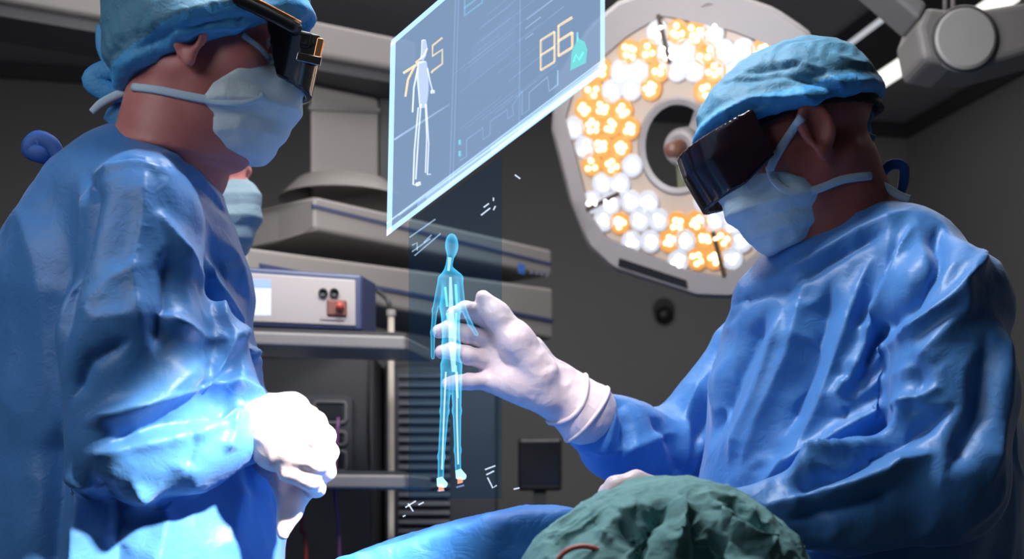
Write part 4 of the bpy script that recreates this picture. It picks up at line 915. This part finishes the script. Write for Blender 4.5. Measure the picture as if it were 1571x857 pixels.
# operating table
tab = thing('operating_table', 'operating table under the blue drape, hidden mattress and steel column', 'operating table', (.02, 2.0, 0))
tc = np.array((.0, 2.05, 0)); dT = np.array((0, 1., 0)); lT = np.array((1., 0, 0))
def tb(c_, hl, hw, z0, z1): return [np.array((*(c_[:2]+(dT*hl*a_+lT*hw*b_)[:2]), z0)) for a_, b_ in ((-1, -1), (1, -1), (1, 1), (-1, 1))], (0, 0, z1-z0)
MB().prism(*tb(tc, .82, .17, .80, .855)).build('mattress', BLACK, tab, bevel=.02)
MB().box((.10, 1.29, .866), (.11, 0, 0), (0, .12, 0), (0, 0, .0105)).build('headrest', BLACK, tab, bevel=.01)
MB().prism(*tb(tc, .83, .18, .75, .799)).build('table_frame', CHROME, tab, bevel=.006)
MB().prism(*tb(tc, .18, .12, .08, .749)).build('column', CHROME, tab, bevel=.01)
MB().prism(*tb(tc, .45, .18, .001, .079)).build('base', GREY, tab, bevel=.02)
# drape: smooth cloth over body and table, hanging down at the sides
fd = Field(axis(-.40, .40, .0075), axis(1.30, 3.0, .011), axis(.30, 1.14, .008))
X, Y, Z = fd.grid((slice(None),)*3)
hh = np.interp(fd.ax[0], [-.30, -.245, -.204, -.144, -.084, -.03, .012, .055, .085, .12, .20, .24], [.97, .995, 1.018, 1.040, 1.0575, 1.071, 1.0805, 1.081, 1.074, 1.045, 1.005, .99])[:, None, None]
hh = hh-.02*np.interp(fd.ax[1], [1.3, 1.5, 2.3, 3.0], [.3, 0, .2, 1.5])[None, :, None]
wav = .010*np.sin(fd.ax[1]*34)[None, :, None]+.006*np.sin(fd.ax[1]*71+1)[None, :, None]
side = np.maximum(-.228-X, X-.240)-(.01+wav*.7)*(1.0-Z).clip(0, .5)*2
solid = np.maximum(np.maximum(side, Z-hh), np.maximum(1.43-Y, Y-2.93)+0*X); fd.d = solid.astype(np.float32)
V, Q = fd.mesh(); cQ = V[Q].mean(1); Q = Q[(cQ[:, 2] > .32) & ((cQ[:, 1] > 1.436) | ((cQ[:, 0] < .07) & (cQ[:, 2] > .88)))]; V = relax(V, Q, 3); N = normals(V, Q); V = crinkle(V, N, .006, 12, (1, 1, .5), 41); V = crinkle(V, N, .002, 40, (1, 1, .6), 43)
ob = to_obj('surgical_drape', V, Q, DRAPE, None); sd_ = ob.modifiers.new('cloth', 'SOLIDIFY'); sd_.thickness = .003; sd_.offset = -1; tag(ob, 'bright blue drape spread over the table in front of the gloved hand', 'drape')

# ================= holograms =================
YS = 1.60
def SP(px, py, off=0.0):
    """point on the slanted hologram screen"""
    Y = YS-.16*(px-595)/333; return P(px, py, Y-off)
scr = thing('hologram_screen', 'tilted glowing blue hologram screen showing numbers and waveforms, top centre', 'hologram screen', SP(760, 60))
def edge_lo(x): return 362-(x-593)*.755
def edge_hi(x): return 62-(x-600)*.86
def quad(x0, y0, x1, y1, x2, y2, x3, y3, off=0, th=.001, mb=None):
    mb = mb or MB(); return mb.prism([SP(x0, y0, off), SP(x1, y1, off), SP(x2, y2, off), SP(x3, y3, off)], (0, th, 0))
quad(593, 362, 928, edge_lo(928), 928, edge_hi(928), 600, 62).build('pane', glow('holo_pane', (.25, .37, .56), .66, .62, tint=(.85, .9, 1)), scr)
def lines(lst, name, m, r=.0011, parent=scr, off=.002, f=SP):
    mb = MB()
    for pl in lst: mb.tube([f(x, y, off) for x, y in pl], r, 6)
    return mb.build(name, m, parent)
EDGE = glow('holo_edge', (.38, .62, 1), .50); SOFT = glow('holo_soft_line', (.45, .62, .9), .26); LINE = glow('holo_line', (.55, .75, 1), .5); YEL = glow('holo_yellow', (1, .72, .32), .75, .4)
CYAN = glow('holo_cyan', (.15, .75, .85), .55, .2); WHITE = glow('holo_white', (.75, .8, 1), .7, .2); TEAL = glow('holo_teal', (.1, .75, .65), .45, .3)
mb = MB()
def band(x0, y0, x1, y1, w_, mb):  # a strip following one edge of the screen, w_ wide upwards
    return quad(x0, y0, x1, y1, x1, y1-w_, x0, y0-w_, .002, .0008, mb)
band(593, 362, 928, edge_lo(928), 9, mb); band(600, 71, 928, edge_hi(928)+9, 9, mb)
quad(593, 362, 601, 356, 607, 60, 599, 66, .002, .0008, mb); quad(921, edge_lo(921), 928, edge_lo(928), 928, edge_hi(928), 921, edge_hi(921), .002, .0008, mb)
mb.build('border', EDGE, scr)
mb = MB(); band(640, edge_lo(640)-3, 928, edge_lo(928)-3, 14, mb); band(593, 362-18, 928, edge_lo(928)-18, 3, mb); mb.build('lower_glow_bar', glow('holo_bar', (.5, .75, 1), .28), scr)
mb = MB(); band(790, edge_lo(790)-2, 929, edge_lo(929)-2, 8, mb); mb.build('corner_highlight', glow('holo_corner', (.7, .88, 1), .45), scr)
mb = MB()
for k in range(26):
    x0 = random.uniform(695, 800); x1 = x0+random.uniform(30, 110); y0 = random.uniform(15, 250); s_ = random.uniform(.9, 2.2)
    x1 = min(x1, 915)
    if y0 > edge_lo(x0)-55: continue
    quad(x0, y0, x1, y0-(x1-x0)*.78, x1, y0-(x1-x0)*.78-s_, x0, y0-s_, .002, .0006, mb)
mb.build('hatching', SOFT, scr)
lines([[(690, 282), (700, -30)], [(695, 281), (705, -40)], [(797, 200), (799, -110)], [(605, 214), (690, 160)], [(612, 330), (915, 110)]], 'grid_line', SOFT, .0012)
mb = MB(); quad(701, 270, 796, 195, 799, -60, 706, 20, .0012, .0006, mb); mb.build('centre_field', glow('holo_field', (.3, .45, .7), .10), scr)
mb = MB(); quad(720, 130, 790, 75, 792, 10, 724, 70, .0016, .0006, mb); mb.build('centre_glow', glow('holo_field_b', (.5, .6, .85), .09), scr)
lines([[(706, 246), (716, 240), (716, 214), (741, 196), (741, 214), (752, 206), (752, 186), (778, 168), (779, 182), (788, 176), (786, 162), (801, 140), (801, 176), (812, 168), (812, 142), (840, 118), (843, 140), (856, 130), (856, 108)]], 'waveform', glow('holo_wave', (.4, .7, .95), .42), .0010)
lines([[(706, 215), (706, 222)], [(706, 232), (706, 240)]], 'marker', CYAN, .0022)
lines([[(713, -20), (713, 24), (740, 4), (740, -20)], [(713, 12), (740, -8)]], 'icon', CYAN, .0014)
def dig(segs, ox, oy, w_=20, h=46, sh=-.62):
    """seven segment figure on the sheared screen"""
    c = {'tl': (0, 0), 'tr': (1, 0), 'ml': (0, .5), 'mr': (1, .5), 'bl': (0, 1), 'br': (1, 1)}
    S_ = {'a': ('tl', 'tr'), 'b': ('tr', 'mr'), 'c': ('mr', 'br'), 'd': ('bl', 'br'), 'e': ('ml', 'bl'), 'f': ('tl', 'ml'), 'g': ('ml', 'mr')}
    out = []
    for s_ in segs:
        p_, q_ = c[S_[s_][0]], c[S_[s_][1]]; out.append([(ox+w_*p_[0], oy+h*p_[1]+sh*w_*p_[0]), (ox+w_*q_[0], oy+h*q_[1]+sh*w_*q_[0])])
    return out
lines(dig('abcdefg', 830, 62, 21, 46), 'digit', YEL, .0017); lines(dig('acdefg', 857, 40, 21, 46), 'digit', YEL, .0017)
lines([[(619, 112), (641, 98)], [(637, 100), (626, 122), (622, 148)]], 'digit', YEL, .0015); lines([[(679, 58), (664, 70), (664, 86), (679, 76), (679, 98), (664, 109), (662, 112)]], 'digit', YEL, .0015)
lines([[(638, 96), (650, 86), (656, 74)]], 'digit', YEL, .0013)
# little figure on the screen
mb = MB(); mb.tube([SP(x, y, .003) for x, y in ((650, 62), (651, 72), (650, 84), (647, 92))], [.003, .004, .0035, .0025], 8); mb.tube([SP(x, y, .003) for x, y in ((648, 96), (649, 115), (650, 140), (649, 165))], [.006, .008, .007, .0045], 8)
mb.build('body_image', glow('holo_white_body', (.65, .7, 1), .55, .1), scr, smooth=True)
lines([[(641, 105), (635, 135), (633, 172)], [(656, 105), (660, 125), (664, 140)], [(646, 160), (642, 210), (638, 275)], [(653, 160), (655, 210), (653, 265)], [(642, 165), (636, 230), (634, 283), (642, 284)], [(654, 160), (658, 220), (656, 268), (661, 267)]], 'body_outline', WHITE, .0011)
mb = MB(); mb.tube([SP(664, 139, .003), SP(664, 143, .003)], .0028, 8); mb.tube([SP(639, 283, .003), SP(645, 281, .003)], .0022, 8); mb.build('body_spot', WHITE, scr, smooth=True)
mb = MB(); mb.prism([SP(x, y, .003) for x, y in ((875, 108), (877, 80), (884, 64), (886, 55), (889, 60), (897, 64), (901, 76), (899, 96))], (0, .0008, 0)); mb.build('heart_icon', TEAL, scr)
lines([[(886, 50), (886, 64)], [(880, 95), (884, 84), (889, 92), (895, 80)]], 'heart_line', CYAN, .0012)
lines([[(808, 30), (850, -2)], [(806, 44), (830, 26)], [(806, 60), (818, 51)]], 'text_line', LINE, .0009)
# backdrop panel behind the figure
bpn = thing('hologram_backdrop', 'faint dark blue hologram panel hanging behind the glowing figure', 'hologram panel', P(700, 560, 1.80))
YB = 1.80
def BP(px, py, off=0.0): return P(px, py, YB-off)
MB().prism([BP(627, 765), BP(770, 765), BP(770, 238), BP(627, 340)], (0, .001, 0)).build('pane', glow('holo_back_pane', (.10, .22, .5), .022, .12, tint=(.8, .93, 1)), bpn)
lines([[(632, 386), (660, 366)], [(636, 392), (676, 358)], [(628, 364), (668, 336)], [(632, 376), (640, 372), (640, 384)], [(650, 372), (662, 360)]], 'glyph_line', glow('holo_glyph', (.35, .55, .8), .35), .0009, bpn, .002, BP)
lines([[(738, 330), (752, 319)], [(742, 318), (750, 312)], [(757, 303), (757, 308)], [(760, 316), (757, 322)], [(744, 720), (760, 714)], [(746, 728), (758, 722)], [(748, 732), (756, 748), (762, 744)], [(622, 778), (638, 768)], [(626, 772), (634, 784)], [(642, 774), (650, 770)], [(618, 792), (622, 790)], [(790, 268), (798, 274)], [(788, 750), (797, 748)]], 'glyph', glow('holo_glyph_b', (.7, .8, 1), .5), .0010, bpn, .002, BP)
lines([[(671, 752), (682, 752)], [(700, 747), (712, 744)]], 'floor_mark', glow('holo_mark', (.2, .3, .7), .4), .0012, bpn, .1, BP)
# glowing human figure
fig = thing('hologram_figure', 'slim glowing cyan human figure floating in front of the raised glove', 'hologram figure', P(690, 750, 1.60))
YF = 1.60
fd = Field(axis(-.115, -.03, .0011), axis(1.57, 1.63, .0013), axis(1.09, 1.43, .0012))
q = lambda r: px_r(r, YF)
def fp(l): return [P(x, y, YF) for x, y in l]
fd.ell(P(693, 376, YF), (q(10), q(11), q(18)), None, .003)
fd.chain(fp([(692, 390), (688, 410)]), [q(5.5), q(5)], k=.003)
fd.chain(fp([(680, 428), (704, 426)]), [q(6.5), q(6)], k=.006)
fd.chain(fp([(691, 425), (691, 470), (692, 530), (692, 560)]), [q(14), q(15), q(13), q(14)], k=.006)
fd.chain(fp([(677, 428), (667, 475), (664, 510), (664, 548)]), [q(5), q(4), q(3.4), q(3)], k=.003)
fd.chain(fp([(705, 428), (710, 470), (721, 496), (731, 512)]), [q(5), q(4), q(3.4), q(3)], k=.003)
fd.chain(fp([(685, 560), (682, 630), (677, 700), (676, 736)]), [q(9), q(6.5), q(5), q(4.5)], k=.004)
fd.chain(fp([(700, 560), (701, 630), (702, 690), (703, 724)]), [q(9), q(6.5), q(5), q(4.5)], k=.004)
V, Q = fd.mesh(); V = relax(V, Q, 1); to_obj('figure_body', V, Q, glow('holo_figure', (.06, .50, .85), .20, .12, rim=.75), fig)
mb = MB(); mb.tube(fp([(691, 425), (692, 470), (694, 520), (696, 570)]), [q(2), q(3.5), q(6), q(3)], 10); mb.tube(fp([(690, 395), (688, 415)]), [q(3), q(2)], 8); mb.build('spine', glow('holo_spine', (.6, .95, 1), .38), fig, smooth=True)
mb = MB()
for s0, s1 in (((683, 440), (686, 470)), ((699, 436), (701, 470)), ((686, 480), (690, 500)), ((700, 480), (698, 530)), ((699, 560), (702, 610))): mb.tube(fp([s0, s1]), q(1.8), 6)
mb.build('organ_line', glow('holo_green', (.2, .9, .65), .5), fig)
mb = MB(); mb.tube(fp([(684, 570), (681, 640), (678, 720)]), q(1.5), 6); mb.tube(fp([(701, 570), (701, 640), (703, 712)]), q(1.5), 6); mb.build('leg_bone', glow('holo_bone', (.6, .8, 1), .5), fig)
for x, y in ((677, 741), (706, 729)):
    mb = MB(); mb.tube([P(x-3, y-9, YF), P(x, y, YF), P(x+6, y+2, YF-.005)], [q(4.5), q(8), q(5)], 10); mb.build('foot', glow('holo_foot', (.45, .85, .9), .75, .2), fig, smooth=True)
    mb = MB(); mb.tube([P(x-4, y+7, YF-.004), P(x+4, y+7, YF-.004)], [q(6), q(4)], 10); mb.build('sole', glow('holo_sole', (1, .42, .25), .6, .4), fig, smooth=True)
